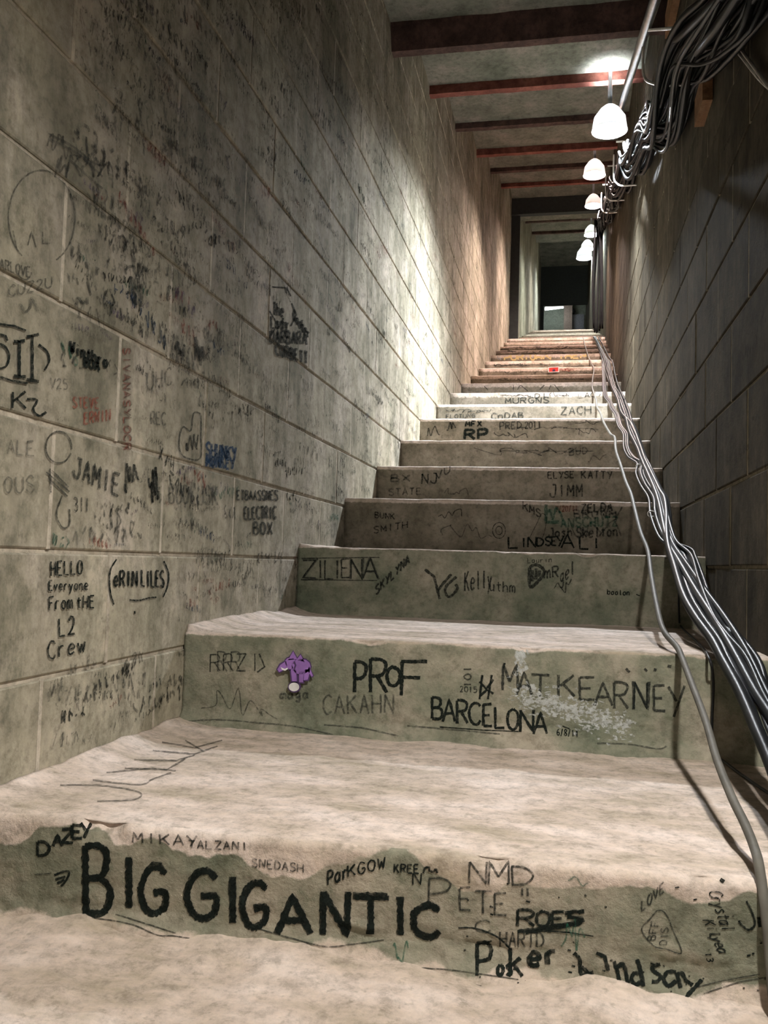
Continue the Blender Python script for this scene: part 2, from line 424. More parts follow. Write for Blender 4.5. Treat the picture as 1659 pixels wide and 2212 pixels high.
# ------------------------------------------------------------------ ceiling
ceiling = MB(); yp = -1.0
ceiling.box((-A-.1, -1.0, CEIL[-1][1]+1.0), (.7, 26, CEIL[-1][1]+1.1))
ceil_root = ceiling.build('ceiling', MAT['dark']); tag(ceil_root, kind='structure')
HDR = {4+i: h for i, h in enumerate(HH)}; HDR.update({3: .04, 2: .04, 12: .05, 13: .05, 14: .05})
for i, (ye, z) in enumerate(CEIL):
    xl = -A if ye < 13 else LFAR; xr = .42 if ye < 6.5 else .60
    xr = bx_right(yp)+.0
    top = CEIL[min(i+1, len(CEIL)-1)][1]+.12
    nxs = 40; v = []; f = []
    nyy = 10
    for a in range(nyy+1):
        y = yp+(ye-yp)*a/nyy
        for b in range(nxs+1):
            x = xl+(xr-xl)*b/nxs; v.append((x, y, z+.004*nz(x, y, i, 7)))
    for a in range(nyy):
        for b in range(nxs):
            q = a*(nxs+1)+b; f.append((q, q+nxs+1, q+nxs+2, q+1))
    n = len(v); v += [(xl,yp,top),(xr,yp,top),(xr,ye,top),(xl,ye,top)]
    e = nyy*(nxs+1)
    f += [(n,n+1,n+2,n+3), tuple([n+3,n+2]+[e+b for b in range(nxs,-1,-1)]), tuple([n+1,n]+[b for b in range(nxs+1)]),
          (n,n+3,e,0), (n+2,n+1,nxs,e+nxs)]
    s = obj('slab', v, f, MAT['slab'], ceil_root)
    if i in HDR:
        h = HDR[i]; d = .05; v = []; f = []; m = 40
        for b in range(m+1):
            x = xl+(xr-xl)*b/m; w = (.018 if i == 4 else .003)*nz(x, i, 0, 4); w2 = .003*nz(x, i, 2, 8)
            v += [(x, ye-d-(.04 if i == 4 else 0), z-.0+w*0+.002), (x, ye-d+w2, z-h+w2), (x, ye, z-h+w2), (x, ye, z+.002)]
        for b in range(m):
            for q in range(4):
                q2 = (q+1) % 4; f.append((b*4+q, (b+1)*4+q, (b+1)*4+q2, b*4+q2))
        f += [(0,1,2,3), (m*4+3,m*4+2,m*4+1,m*4)]
        obj('header_board', v, f, MAT['rust'] if i in (5, 7, 9, 12) else MAT['rust_dark'], ceil_root, smooth=False)
    yp = ye

# far narrower passage beyond the portal
mb = MB()
zl = lambda y: y
mb.box((-A-.12, 12.9, 3.2), (LFAR, 24.3, 9.2)); 
w = mb.build('wall_back', MAT['block']); w.name = 'wall_far_left'; tag(w, kind='structure')
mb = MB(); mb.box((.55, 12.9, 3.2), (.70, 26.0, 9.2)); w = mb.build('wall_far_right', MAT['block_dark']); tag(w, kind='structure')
mb = MB(); mb.box((LFAR, 12.9, PTOP), (.55, 13.08, 6.2)); w = mb.build('trim_1', MAT['slab']); tag(w, kind='structure')
mb = MB(); mb.box((-A, 12.86, 3.2), (LFAR, 12.95, 6.1)); mb.box((-A, 12.80, PTOP), (.55, 12.9, 6.1)); w = mb.build('trim_2', MAT['dark']); tag(w, kind='structure')  # portal face: its unlit side is painted as a near-black colour
# landing room at the head of the stairs
zt = ZS[-1]
mb = MB(); mb.box((LFAR, 23.8, atY(1230, 655, 23.8).z), (.55, 24.0, 9.2)); mb.box((LFAR, 23.8, zt), (LFAR+.09, 24.0, 7.5)); w = mb.build('wall_end', MAT['dark']); tag(w, kind='structure')
mb = MB(); mb.box((-.9, 25.9, zt), (.55, 26.0, 9.2)); w = mb.build('wall_back', plain('landing_wall', (.33,.38,.31), .8)); tag(w, kind='structure')
mb = MB(); mb.box((-.9, 24.3, zt-.1), (.55, 26.0, zt)); w = mb.build('floor_landing', MAT['tread']); w.name = 'floor_upper'; tag(w, kind='structure')
mb = MB(); mb.box((-1.0, 24.0, zt-.1), (-.9, 26.0, 9.2)); w = mb.build('wall_upper_left', plain('landing_wall_b', (.3,.33,.29), .8)); tag(w, kind='structure')
p = atY(1218, 690, 25.8); q = atY(1236, 690, 25.8)
mb = MB(); mb.box((p.x, 25.72, zt), (q.x, 25.9, 9.0)); w = mb.build('trim_3', plain('door_post', (.50,.40,.33), .7)); tag(w, kind='structure')
door = MB(); r_ = atY(1262, 690, 25.8); door.box((q.x, 25.84, zt+.01), (min(r_.x, .54), 25.9, zt+2.3)); d_ = door.build('door_1', plain('door_paint', (.38,.40,.44), .5)); tag(d_, kind='structure')
kb = MB(); c = atY(1238, 673, 25.82); kb.lathe([(0,-.075),(.05,-.06),(.075,0),(.05,.06),(0,.075)], (c.x, 25.8, c.z), 14); kb.build('door_knob', MAT['cable_grey'], d_, True)
tl = empty('tube_light', atY(1197, 667, 25.2)); tag(tl, 'short white tube light glowing above the landing at the top of the stairs', 'light')
a_, b_ = atY(1177, 668, 25.2)-tl.location, atY(1217, 663, 25.2)-tl.location
mb = MB(); mb.tube([a_, b_], .035, 10); mb.build('tube', plain('tube_glow', (.9,.9,.9), .5, emit=(.93,.98,1), es=9), tl)
mb = MB(); mb.box((a_.x, -.04, .05), (b_.x, .06, .09)); mb.build('housing', MAT['hook'], tl)

# ------------------------------------------------------------------ lamps
GL = ['lamp just above the camera, out of the foreground', 'brightest globe lamp, nearest in view under the ceiling', 'second glowing globe lamp up the tunnel, small and round',
      'third glowing globe lamp, below the second in the photo', 'fourth globe lamp, just past the dark portal frame', 'fifth globe lamp, directly above the last one', 'farthest globe lamp, lowest of the glowing row']
def make_lamp(i, loc, col, s, r):
    t = empty('globe_lamp', loc); tag(t, GL[i], 'lamp', 'globe lamps along the tunnel ceiling')
    gm = plain('lamp_glass', (.9,.9,.9), .3, emit=col, es=s)
    mb = MB(); prof = [(0.0, -r*1.15)]+[(r*sin(a*pi/12)*1.0, -r*1.15*cos(a*pi/12)) for a in range(1, 11)]+[(r*.5, r*1.0)]
    mb.lathe(prof, (0, 0, 0), 18); mb.build('globe', gm, t, True)
    mb = MB(); mb.lathe([(r*.5, r*.95), (r*.62, r*.95), (r*.62, r*1.5), (r*.35, r*1.6), (0, r*1.6)], (0, 0, 0), 16); mb.build('socket', MAT['cable_grey'], t, True)
    ctop = ceil_z(loc[1])-loc[2]
    mb = MB(); mb.tube([(0,0,r*1.55), (0,0,max(ctop, r*1.6))], .012, 8); mb.build('stem', MAT['steel'], t)
    mb = MB(); q = r/.045; rim = .055 if i == 0 else .086
    mb.lathe([(.036*q, .075*q), (.06*q, .055*q), (.098*q, .000*q), (.112*q, -rim*q), (.110*q, -rim*q), (.095*q, -.002*q), (.057*q, .051*q), (.036*q, .070*q)], (0, 0, 0), 24); mb.build('lamp_shade', MAT['shade'], t, True)
    return t
for i, (l, c_, s, r) in enumerate(LAMPS): make_lamp(i, (l[0], l[1], l[2]+.514), c_, s, r)

# ------------------------------------------------------------------ conduit, hooks and overhead cables
def cz(y):   # smooth line along the ceiling edges
    return 2.453+.514+(y-4.36)*.335 if y > 1.5 else 1.62+.514
cd = MB()
cp = [Vector((.285+max(0, y-5)*.012, y, cz(y)-.05)) for y in (1.6, 3, 4.36, 5.5)]
cd.tube(cp, .020, 12); o = cd.build('conduit', MAT['steel'], None, True); tag(o, 'straight silver metal conduit running up beside the lamps under the ceiling', 'pipe')
for y in (3.3, 4.2):
    pass
def bundle_centre(y):
    """centre line of the hanging bundle"""
    hooks = [1.2, 2.75, 3.95, 5.2, 6.6, 8.1, 9.7, 11.3, 12.8]
    x = .345+max(0, min(y, 13.4)-6)*.016; z = cz(y)-.33
    for a, b in zip(hooks[:-1], hooks[1:]):
        if a <= y <= b: t = (y-a)/(b-a); z -= .16*4*t*(1-t)*.6
    return Vector((x, y, z))
def overhead(n, rad, mat, spread, ya, yb, sag):
    pts = []; ph = rnd.uniform(0, 6.28); ph2 = rnd.uniform(0, 6.28); rr = spread*math.sqrt(rnd.random())
    y = ya
    while y < yb:
        c = bundle_centre(y)
        w = ph+.9*sin(y*1.3+ph2)
        dx = rr*cos(w)+.012*sin(y*3.1+ph); dz = 1.5*rr*sin(w)+.02*sin(y*2.3+ph2)-sag*abs(sin((y-1.2)*2.4+ph*.1))
        x = min(c.x+dx, bx_right(y)-rad-.006)
        pts.append(Vector((x, y, c.z+dz))); y += .26
    mb = MB(); mb.tube(spline(pts, 3), rad, 6 if n > 8 else 8)
    o = mb.build('cable', mat, None, True)
    return o
labels_over = 'black cable in the thick sagging bundle hooked along the top of the right wall'
for n in range(38):
    mat = MAT['cable'] if n % 6 else MAT['cable_grey']
    o = overhead(n, rnd.choice([.005, .006, .007, .009, .011]), mat, .068, 1.3+rnd.uniform(0, .3), 12.6-rnd.uniform(0, .8), rnd.choice([0, .02, .05]))
    tag(o, labels_over, 'cable', 'overhead cable bundle')
# loose loops seen at the top right of the frame
def loose(pts, rad, mat, label):
    mb = MB(); mb.tube(spline(pts, 6), rad, 8); o = mb.build('cable', mat, None, True); tag(o, label, 'cable'); return o
loose([atX(1558,-20,.375), atX(1562,65,.385), atX(1578,95,.39), atX(1600,120,.392), atX(1640,170,.392), atX(1680,205,.392)], .0042, MAT['wire_white'], 'pale thin loose cable dangling at the top right corner, the one with a kink')
loose([atX(1560,-20,.36), atX(1578,40,.375), atX(1598,100,.385), atX(1625,140,.39), atX(1665,195,.392)], .0042, MAT['wire_white'], 'pale thin loose cable at the top right corner, the straighter of the two')
loose([atX(1545,60,.37), atX(1560,110,.375), atX(1545,150,.37), atX(1518,172,.36), atX(1490,178,.35), atX(1465,170,.345)], .004, MAT['cable_grey'], 'grey cable hanging in a loop below the overhead bundle')
def hook(pts, label):
    mb = MB(); mb.tube(pts, .0055, 8); o = mb.build('cable_hook', MAT['hook'], None, True); tag(o, label, 'hook', 'cable hooks on the right wall'); return o
def jhook(y, i):
    c = bundle_centre(y); xr = bx_right(y)-.004
    pts = [(xr, y, c.z+.10), (c.x-.075, y, c.z+.10)]
    o = hook(pts, ['flat pale bracket bar across the nearest overhead cables', 'pale bracket bar above cables near the brightest lamp', 'small pale bracket bar holding cables beyond the second lamp', 'farthest small bracket bar holding the overhead cables'][i])
    pts = spline([(c.x-.08, y+.12, c.z+.08), (c.x-.08, y+.12, c.z-.06), (c.x-.06, y+.12, c.z-.10), (c.x-.03, y+.12, c.z-.115), (xr, y+.12, c.z-.115)], 5)
    hook(pts, ['white j-shaped hook under the nearest overhead cables', 'white j-shaped hook under the cables by the brightest lamp', 'small white j-shaped hook beyond the second lamp', 'farthest small white j-shaped hook under the cables'][i])
for i, y in enumerate((2.75, 3.95+1.3, 6.6, 8.1)):
    if i: jhook(y, i)
hook([atX(1392, 66, .285), atX(1466, 60, .335), atX(1490, 40, .36), atX(1508, 12, .392)], 'flat pale bracket bar across the nearest overhead cables')
hook(spline([atX(1389, 102, .275), atX(1389, 140, .275), atX(1391, 164, .277), atX(1404, 178, .285), atX(1440, 184, .315), atX(1490, 180, .355), atX(1530, 170, .385), atX(1556, 140, .392)], 5), 'white j-shaped hook under the nearest overhead cables')
# timber blocks fixed to the top of the right wall
def timber(px, py, ly, lz, d, label):
    a = atX(px, py, B0-.002); mb = MB()
    mb.box((B0-d, a.y-ly/2, a.z-lz/2), (B0-.0015, a.y+ly/2, a.z+lz/2)); o = mb.build('timber_block', MAT['wood']); tag(o, label, 'timber')
timber(1530, 215, .16, .085, .03, 'dark timber block fixed on the right wall below the hanging cables')
timber(1462, 8, .30, .10, .03, 'orange-lit timber block high on the right wall behind the cables')

# ------------------------------------------------------------------ cables down the stairs
def noseline(y):
    if y <= YS[0]: return ZS[0]-(YS[0]-y)*1.6
    for a in range(NS-1):
        if y <= YS[a+1]: return ZS[a]+(ZS[a+1]-ZS[a])*(y-YS[a])/(YS[a+1]-YS[a])
    return ZS[-1]
def on_slope(px, py, lift):
    """where the sight line meets the plane resting on the nosings, raised by lift"""
    d = ray(px, py); d = d/d.y; y = .45
    f = lambda y: EYE.z+d.z*y-noseline(y)-lift
    while y < 14 and f(y) > 0: y += .02
    lo, hi = y-.02, y
    for _ in range(20):
        m_ = (lo+hi)/2
        if f(m_) > 0: lo = m_
        else: hi = m_
    return EYE+d*lo
def path_cable(pts, r, mat, lift=.0, dx=0, seed=0, tail=None, sag=0.0):
    rr = random.Random(seed); P = []
    for (a, b) in pts:
        p = on_slope(a+(dx-8)*(.25+.75*max(0, (b-720)/700))*(cos((b-720)/95+seed*1.3)*.5+.6)+(8 if dx > 0 else 4)*(.25+.75*max(0, (b-720)/700)), b, r+.002+lift); p.x = min(p.x, bx_right(p.y)-r-.003)
        if P and p.y > P[-1].y-.004: continue
        P.append(p)
    if tail: P += tail(P[-1])
    Q = spline(P, 5)
    for q in Q: q.z = max(q.z, stair_z(q.y)+r+.001) if q.y > YS[0]+.01 else q.z; q.x = min(q.x, bx_right(q.y)-r-.003)
    mb = MB(); mb.tube(Q, r, 10); return mb.build('cable', mat, None, True)
def fall(p):
    return [p+Vector((.003,-.03,-.06)), p+Vector((.008,-.05,-.14)), Vector((p.x+.015, p.y-.09, .09)), Vector((p.x+.02, p.y-.25, .02)), Vector((p.x+.02, p.y-.6, .014))]
PALE = [(1261,730),(1269,760),(1277,781),(1284,797),(1281,821),(1280,836),(1283,848),(1288,863),(1290,880),(1297,892),(1304,913),(1318,938),(1327,945),(1329,973),(1339,1004),(1350,1040),(1362,1068),(1371,1103),(1385,1152),(1401,1190),(1410,1243),(1424,1313),(1438,1363),(1466,1398),(1476,1422),(1494,1475),(1522,1559),(1545,1641),(1580,1723),(1610,1778),(1635,1833),(1648,1880)]
o = path_cable(PALE, .0062, MAT['cable_pale'], tail=fall); tag(o, 'single pale grey cord lying apart, left of the black stair cables', 'cable')
UPR = [(1284,728),(1288,736),(1297,755),(1305,772),(1312,783),(1316,808),(1322,833),(1335,863),(1343,893)]
C1 = UPR+[(1364,917),(1381,962),(1392,994),(1410,1032),(1424,1061),(1434,1078),(1439,1110),(1440,1145),(1445,1180),(1459,1222),(1480,1285),(1508,1335),(1543,1384),(1564,1426),(1599,1496),(1634,1584),(1662,1650),(1700,1750),(1730,1830)]
C2 = UPR[:-1]+[(1336,864),(1348,899),(1357,934),(1374,969),(1383,994),(1410,1054),(1422,1089),(1431,1131),(1443,1175),(1466,1215),(1500,1275),(1536,1334),(1578,1408),(1624,1496),(1662,1556),(1720,1670),(1780,1790)]
TA = [(1297,760),(1300,790),(1301,814),(1302,838),(1305,857),(1314,869),(1319,882),(1329,896),(1336,920),(1348,938),(1350,966),(1360,987),(1380,1001),(1378,1022),(1388,1047),(1406,1076),(1410,1110),(1424,1152),(1441,1173),(1473,1187),(1483,1205),(1508,1268),(1536,1342),(1585,1380),(1624,1433),(1641,1496),(1655,1550),(1700,1640),(1760,1760)]
TB = [(1291,745),(1300,770),(1308,800),(1318,829),(1333,850),(1341,875),(1352,910),(1366,945),(1378,980),(1390,1005),(1402,1035),(1415,1066),(1424,1100),(1434,1140),(1448,1172),(1480,1200),(1498,1250),(1530,1325),(1560,1370),(1600,1420),(1630,1500),(1662,1570),(1720,1690),(1780,1790)]
BL = ['thickest black cable on the left edge of the stair bundle, catching a long highlight', 'thick black cable running just right of the highlighted one on the stairs', 'thin wire of the left-hand pair twisting beside the stair bundle', 'second thin wire of the twisted pair beside the stair bundle', 'black cable bowed out towards the right wall beside the stair bundle']
for i, (P_, r, m_, lf, dx) in enumerate([(C1, .0105, 'cable', .006, 0), (C2, .0105, 'cable', .004, 2), (TA, .0045, 'cable_grey', .002, -3), (TA, .0045, 'cable_grey', .004, 6), (TA, .0065, 'cable', .004, 16),
        (TB, .0075, 'cable', .0, 0), (TB, .007, 'cable', .008, 14), (TB, .006, 'cable', .014, 24), (C2, .0085, 'cable', .0, 18), (C2, .0075, 'cable', .008, 34), (C1, .008, 'cable', .0, 12), (TA, .005, 'cable', .006, 26)]):
    o = path_cable(P_, r, MAT[m_], lf, dx, seed=i)
    tag(o, BL[i] if i < 5 else 'black cable inside the bundle snaking down the right side of the stairs', 'cable', 'cable bundle on the stairs' if i > 4 else None)
# thin slack wire that follows the riser and tread under the bundle
a = on_slope(1466, 1200, .004); b = on_slope(1530, 1418, .004)
mb = MB(); mb.tube(spline([a, Vector((a.x, YS[2]-.012, ZS[2]-.03)), Vector((a.x+.003, YS[2]-.012, ZS[1]+.03)), Vector((a.x+.006, YS[2]-.04, ZS[1]+.006)), b.lerp(Vector((a.x+.01, YS[2]-.1, ZS[1]+.005)), .5), b, Vector((b.x+.01, YS[1]-.012, ZS[1]-.05)), Vector((b.x+.01, YS[1]-.012, ZS[0]+.03)), Vector((b.x+.03, YS[1]-.08, ZS[0]+.006)), Vector((b.x+.06, YS[1]-.3, ZS[0]+.006))], 6), .0028, 6)
o = mb.build('cable', MAT['cable_grey'], None, True); tag(o, 'thin slack wire hanging down the riser underneath the stair bundle', 'cable')
# cable ties
for px, py, lab in ((1407, 1110, 'white cable tie around the thin wire pair, nearer the camera'), (1380, 1008, 'small white cable tie around the thin wire pair, farther up')):
    c = on_slope(px, py, .010)
    mb = MB(); mb.tube([c+Vector((.012*cos(a), 0, .010*sin(a))) for a in [x*pi/6 for x in range(13)]], .0022, 5); o = mb.build('cable_tie', MAT['hook']); tag(o, lab, 'cable tie')
# dark bundle dropping from the ceiling at the top of the stairs
for n in range(6):
    x = .36+.02*n+rnd.uniform(-.01, .01); y = 11.9+rnd.uniform(-.15, .15)
    pts = [Vector((x, y, cz(y)-.35)), Vector((x+.02*sin(n), y, 4.9)), Vector((x-.02*cos(n), y+.05, 4.3)), Vector((x, y-.05, 3.62+.014))]
    mb = MB(); mb.tube(spline(pts, 6), .013, 7); o = mb.build('cable', MAT['cable'], None, True); tag(o, 'black cable dropping from the ceiling bundle to the upper steps', 'cable', 'vertical cable drop')

# ------------------------------------------------------------------ handwriting
G = {  # stroke letters on a 4 x 6 grid, y up
'A':[[(0,0),(2,6),(4,0)],[(.8,2.2),(3.2,2.2)]],'B':[[(0,0),(0,6)],[(0,6),(2,6),(3.2,5.3),(3,3.9),(2,3.2),(0,3.1)],[(0,3.1),(2.4,3),(3.9,2.1),(3.6,.6),(2.3,0),(0,0)]],
'C':[[(3.9,5),(3,5.9),(1.6,5.9),(.3,4.6),(0,3),(.3,1.3),(1.6,.1),(3,.1),(4,1)]],'D':[[(0,0),(0,6)],[(0,6),(2.2,5.7),(3.8,4.2),(3.9,2.4),(2.6,.5),(0,0)]],
'E':[[(0,0),(0,6)],[(0,6),(3.6,6.1)],[(0,3.1),(2.8,3.1)],[(0,0),(3.8,0)]],'F':[[(0,0),(0,6)],[(0,6),(4,6)],[(0,3.2),(3,3.2)]],
'G':[[(3.9,5.2),(2.8,6),(1.4,5.7),(.2,4),(0,2.4),(.9,.5),(2.3,0),(3.7,.8),(4,2.3),(3.6,2.8),(2,2.7)]],'H':[[(0,0),(0,6)],[(4,0),(4,6)],[(0,3),(4,3)]],
'I':[[(2,0),(2,6)]],'J':[[(3.6,6),(3.4,1.4),(2,0),(.3,.8),(0,2)],[(1.6,6),(4,6)]],'K':[[(0,0),(0,6)],[(3.8,6),(0,2.6)],[(1.2,3.5),(4,0)]],'L':[[(0,6),(0,0),(3.7,0)]],
'M':[[(0,0),(.2,6),(2,2)],[(2,2),(3.8,6),(4,0)]],'N':[[(0,0),(.1,6)],[(.1,6),(3.8,0),(4,6)]],'O':[[(2,6),(.5,5),(0,3),(.6,.8),(2,0),(3.4,.8),(4,3),(3.5,5),(2,6)]],
'P':[[(0,0),(0,6)],[(0,6),(2.6,6),(3.9,5),(3.4,3.4),(2,2.8),(0,2.7)]],'R':[[(0,0),(0,6)],[(0,6),(2.6,6),(3.8,5),(3.3,3.6),(2,3.1),(0,3)],[(1.6,3),(4,0)]],
'S':[[(3.8,5.2),(2.6,6),(1,5.8),(.2,4.6),(1,3.4),(3,2.7),(3.9,1.5),(3,.2),(1.4,0),(0,.9)]],'T':[[(2,0),(2,6)],[(0,6),(4,6)]],'U':[[(0,6),(.1,1.6),(1.4,0),(2.8,.1),(3.9,1.6),(4,6)]],
'V':[[(0,6),(2,0),(4,6)]],'W':[[(0,6),(1,0),(2,4)],[(2,4),(3,0),(4,6)]],'X':[[(0,0),(4,6)],[(0,6),(4,0)]],'Y':[[(0,6),(2,3)],[(4,6),(1.4,0)]],'Z':[[(0,6),(4,6)],[(4,6),(0,0),(4,0)]],
'0':[[(2,6),(.5,5),(0,3),(.6,.8),(2,0),(3.4,.8),(4,3),(3.5,5),(2,6)]],'1':[[(1,5),(2,6),(2,0)]],'2':[[(.2,4.8),(1.4,6),(3,5.8),(3.6,4.4),(2,2),(0,0)],[(0,0),(4,.1)]],
'3':[[(.2,5.6),(2,6),(3.6,5),(2.8,3.4),(1.4,3.1)],[(1.4,3.1),(3.4,2.6),(4,1.3),(2.4,0),(0,.4)]],'4':[[(3,0),(3,6)],[(3,6),(0,2),(4,2)]],'5':[[(3.8,6),(.5,6),(.4,3.4)],[(.4,3.4),(2.6,3.8),(3.9,2),(2.6,.2),(0,.2)]],
'6':[[(3.4,5.8),(1.2,4.6),(0,2.2),(1.2,.1),(3.2,.3),(3.6,2.2),(1.8,3),(.2,2)]],'7':[[(0,6),(4,6),(1.4,0)]],'8':[[(2,3.2),(.4,4.6),(2,6),(3.6,4.7),(2,3.2),(0,1.4),(2,0),(4,1.4),(2,3.2)]],
'/':[[(.6,-.6),(3.2,6.6)]],'#':[[(1,0),(1.8,6)],[(2.6,0),(3.4,6)],[(0,2),(4,2.4)],[(0,4),(4,4.4)]],"'":[[(2,6),(1.8,4.6)]],'-':[[(.6,3),(3.4,3)]],'+':[[(.4,3),(3.6,3)],[(2,1.2),(2,4.8)]],
'a':[[(3.3,3.2),(1.8,3.9),(.4,2.8),(.3,1),(1.6,0),(3.2,1.4)],[(3.4,4),(3.5,0)]],'b':[[(0,6),(.2,0)],[(.2,.6),(2,0),(3.6,1.4),(3,3.4),(1.4,3.8),(.2,2.8)]],'c':[[(3.4,3.4),(1.6,3.9),(.2,2),(1.4,.1),(3.6,.7)]],
'd':[[(3.6,6),(3.5,0)],[(3.4,3),(1.8,3.8),(.3,2.4),(.8,.3),(2.4,.1),(3.4,1.4)]],'e':[[(.4,2),(3.4,2.2),(3,3.7),(1.4,3.8),(.3,2),(1.2,.1),(3.6,.6)]],'f':[[(3.4,5.6),(2,5.9),(1.5,4.4),(1.4,0)],[(0,3.4),(3,3.4)]],
'g':[[(3.4,3.4),(1.6,3.9),(.3,2.4),(1.4,.6),(3.3,2)],[(3.5,4),(3.4,-1),(2,-2.2),(.4,-1.4)]],'h':[[(0,0),(0,6)],[(0,2.8),(1.8,3.9),(3.3,2.8),(3.4,0)]],'i':[[(2,0),(2,3.8)],[(2,5.1),(2.1,5.5)]],
'k':[[(0,0),(0,6)],[(3,3.8),(0,1.8)],[(1,2.4),(3.4,0)]],'l':[[(2,6),(2,.4),(2.8,0)]],'m':[[(0,0),(0,3.8)],[(0,3),(1.2,3.9),(2,2.8),(2,0)],[(2,3),(3.2,3.9),(4,2.8),(4,0)]],
'n':[[(0,0),(0,3.8)],[(0,2.8),(1.8,3.9),(3.4,2.8),(3.5,0)]],'o':[[(1.8,3.9),(.3,2.6),(.5,.8),(1.9,0),(3.4,1),(3.4,3),(1.8,3.9)]],'r':[[(.4,0),(.4,3.8)],[(.4,2.6),(1.6,3.8),(3.2,3.6)]],
's':[[(3.2,3.3),(1.8,3.9),(.6,3),(2.6,1.8),(3,.6),(1.6,0),(.2,.5)]],'t':[[(1.8,5.6),(1.8,.6),(3,.1)],[(.2,3.8),(3.6,3.8)]],'u':[[(.2,3.8),(.4,.8),(1.8,0),(3.2,1)],[(3.4,3.8),(3.4,0)]],
'v':[[(.2,3.8),(1.8,0),(3.5,3.8)]],'w':[[(0,3.8),(1,0),(2,3)],[(2,3),(3,0),(4,3.8)]],'y':[[(.2,3.8),(1.8,.6)],[(3.6,3.8),(1.8,.4),(.4,-2)]],'z':[[(.2,3.8),(3.5,3.8)],[(3.5,3.8),(.2,0),(3.6,0)]],
}
class Ink:
    """collects strokes drawn in image columns/rows and lays them on a real surface"""
    def __init__(s, surf): s.surf = surf; s.v = []; s.f = []; s.r = random.Random(len(bpy.data.objects))
    def hit(s, px, py):
        d = ray(px, py)
        if s.surf == 'left':
            if d.x > -1e-3: return None
            return EYE + d*((-A+.0022)/d.x)
        if s.surf == 'right': return EYE + d*((B0-.002)/d.x)
        h = bvhs[s.surf].ray_cast(EYE, d)
        if h[0] is None: return None
        return h[0] + h[1].normalized()*(.0009 if s.surf < 5 else .003)*(1 if h[1].dot(d) < 0 else -1)
    def stroke(s, pts, w, jit=.12, curve=True):
        P = [Vector((a, b)) for a, b in pts]
        Q = spline(P, 8) if (curve and len(P) > 3) else None
        if Q is None:
            Q = []
            for a, b in zip(P[:-1], P[1:]):
                n = max(1, int((b-a).length/5)); Q += [a.lerp(b, i/n) for i in range(n)]
            Q.append(P[-1])
        ring = []
        for i, q in enumerate(Q):
            t = Q[min(i+1, len(Q)-1)]-Q[max(i-1, 0)]
            if t.length < 1e-6: t = Vector((1, 0))
            t.normalize(); nrm = Vector((-t.y, t.x))
            hw = w*.58*(1+s.r.uniform(-jit, jit)*1.8)
            off = nrm*s.r.uniform(-jit, jit)*w*.5
            a = s.hit(*(q+off+nrm*hw)); b = s.hit(*(q+off-nrm*hw))
            if a is None or b is None: ring = []; continue
            n = len(s.v); s.v += [a, b]; ring.append(n)
            if len(ring) > 1 and (Vector(s.v[ring[-2]])-a).length < .25: s.f.append((ring[-2], ring[-2]+1, n+1, n))
    def letter(s, ch, x0, y0, x1, y1, w, sl=0.0, rot=0.0, wob=.25):
        """box x0..x1, y0 top, y1 baseline"""
        for st in G.get(ch, []):
            pts = []
            for (gx, gy) in st:
                gx += s.r.uniform(-wob, wob)*.5; gy += s.r.uniform(-wob, wob)*.5
                u = gx/4; v = gy/6
                pts.append((x0+(x1-x0)*u+sl*v*(y1-y0), y1-(y1-y0)*v))
            s.stroke(pts, w)
    def text(s, txt, a, b, h, w, sl=0.0, gap=.3, wob=.35):
        """baseline from a to b (image), letter height h perpendicular-ish (vertical)"""
        n = len(txt); a = Vector(a); b = Vector(b); d = b-a; adv = d/(n-(gap if n > 1 else 0)+gap*0)
        vert = abs(d.y) > abs(d.x)*1.5
        up = Vector((0, -1)) if not vert else Vector((1, 0)) if d.y > 0 else Vector((-1, 0))
        for i, ch in enumerate(txt):
            o = a+adv*i
            for st in G.get(ch, []):
                pts = []
                for (gx, gy) in st:
                    gx += s.r.uniform(-wob, wob)*.6; gy += s.r.uniform(-wob, wob)*.6
                    p = o+adv*(1-gap)*(gx/4)+up*h*(gy/6)+d.normalized()*sl*h*gy/6
                    pts.append(tuple(p))
                s.stroke(pts, w)
        return s
    def scrawl(s, x0, y0, x1, y1, n, w):
        """illegible back and forth pen work inside a box"""
        pts = []
        for i in range(n):
            t = i/(n-1); pts.append((x0+(x1-x0)*t+s.r.uniform(-.08, .08)*(x1-x0), s.r.uniform(y0, y1)))
        s.stroke(pts, w); return s
    def done(s, parent, mat, label=None, name='inscription'):
        if not s.f: return None
        off = Vector((0, YS[0], 0)) if parent in steps else Vector((0, 0, 0))
        o = obj(name, [Vector(p)-off for p in s.v], s.f, MAT[mat], parent)
        if label: o['label'] = label
        return o
exec_list = []
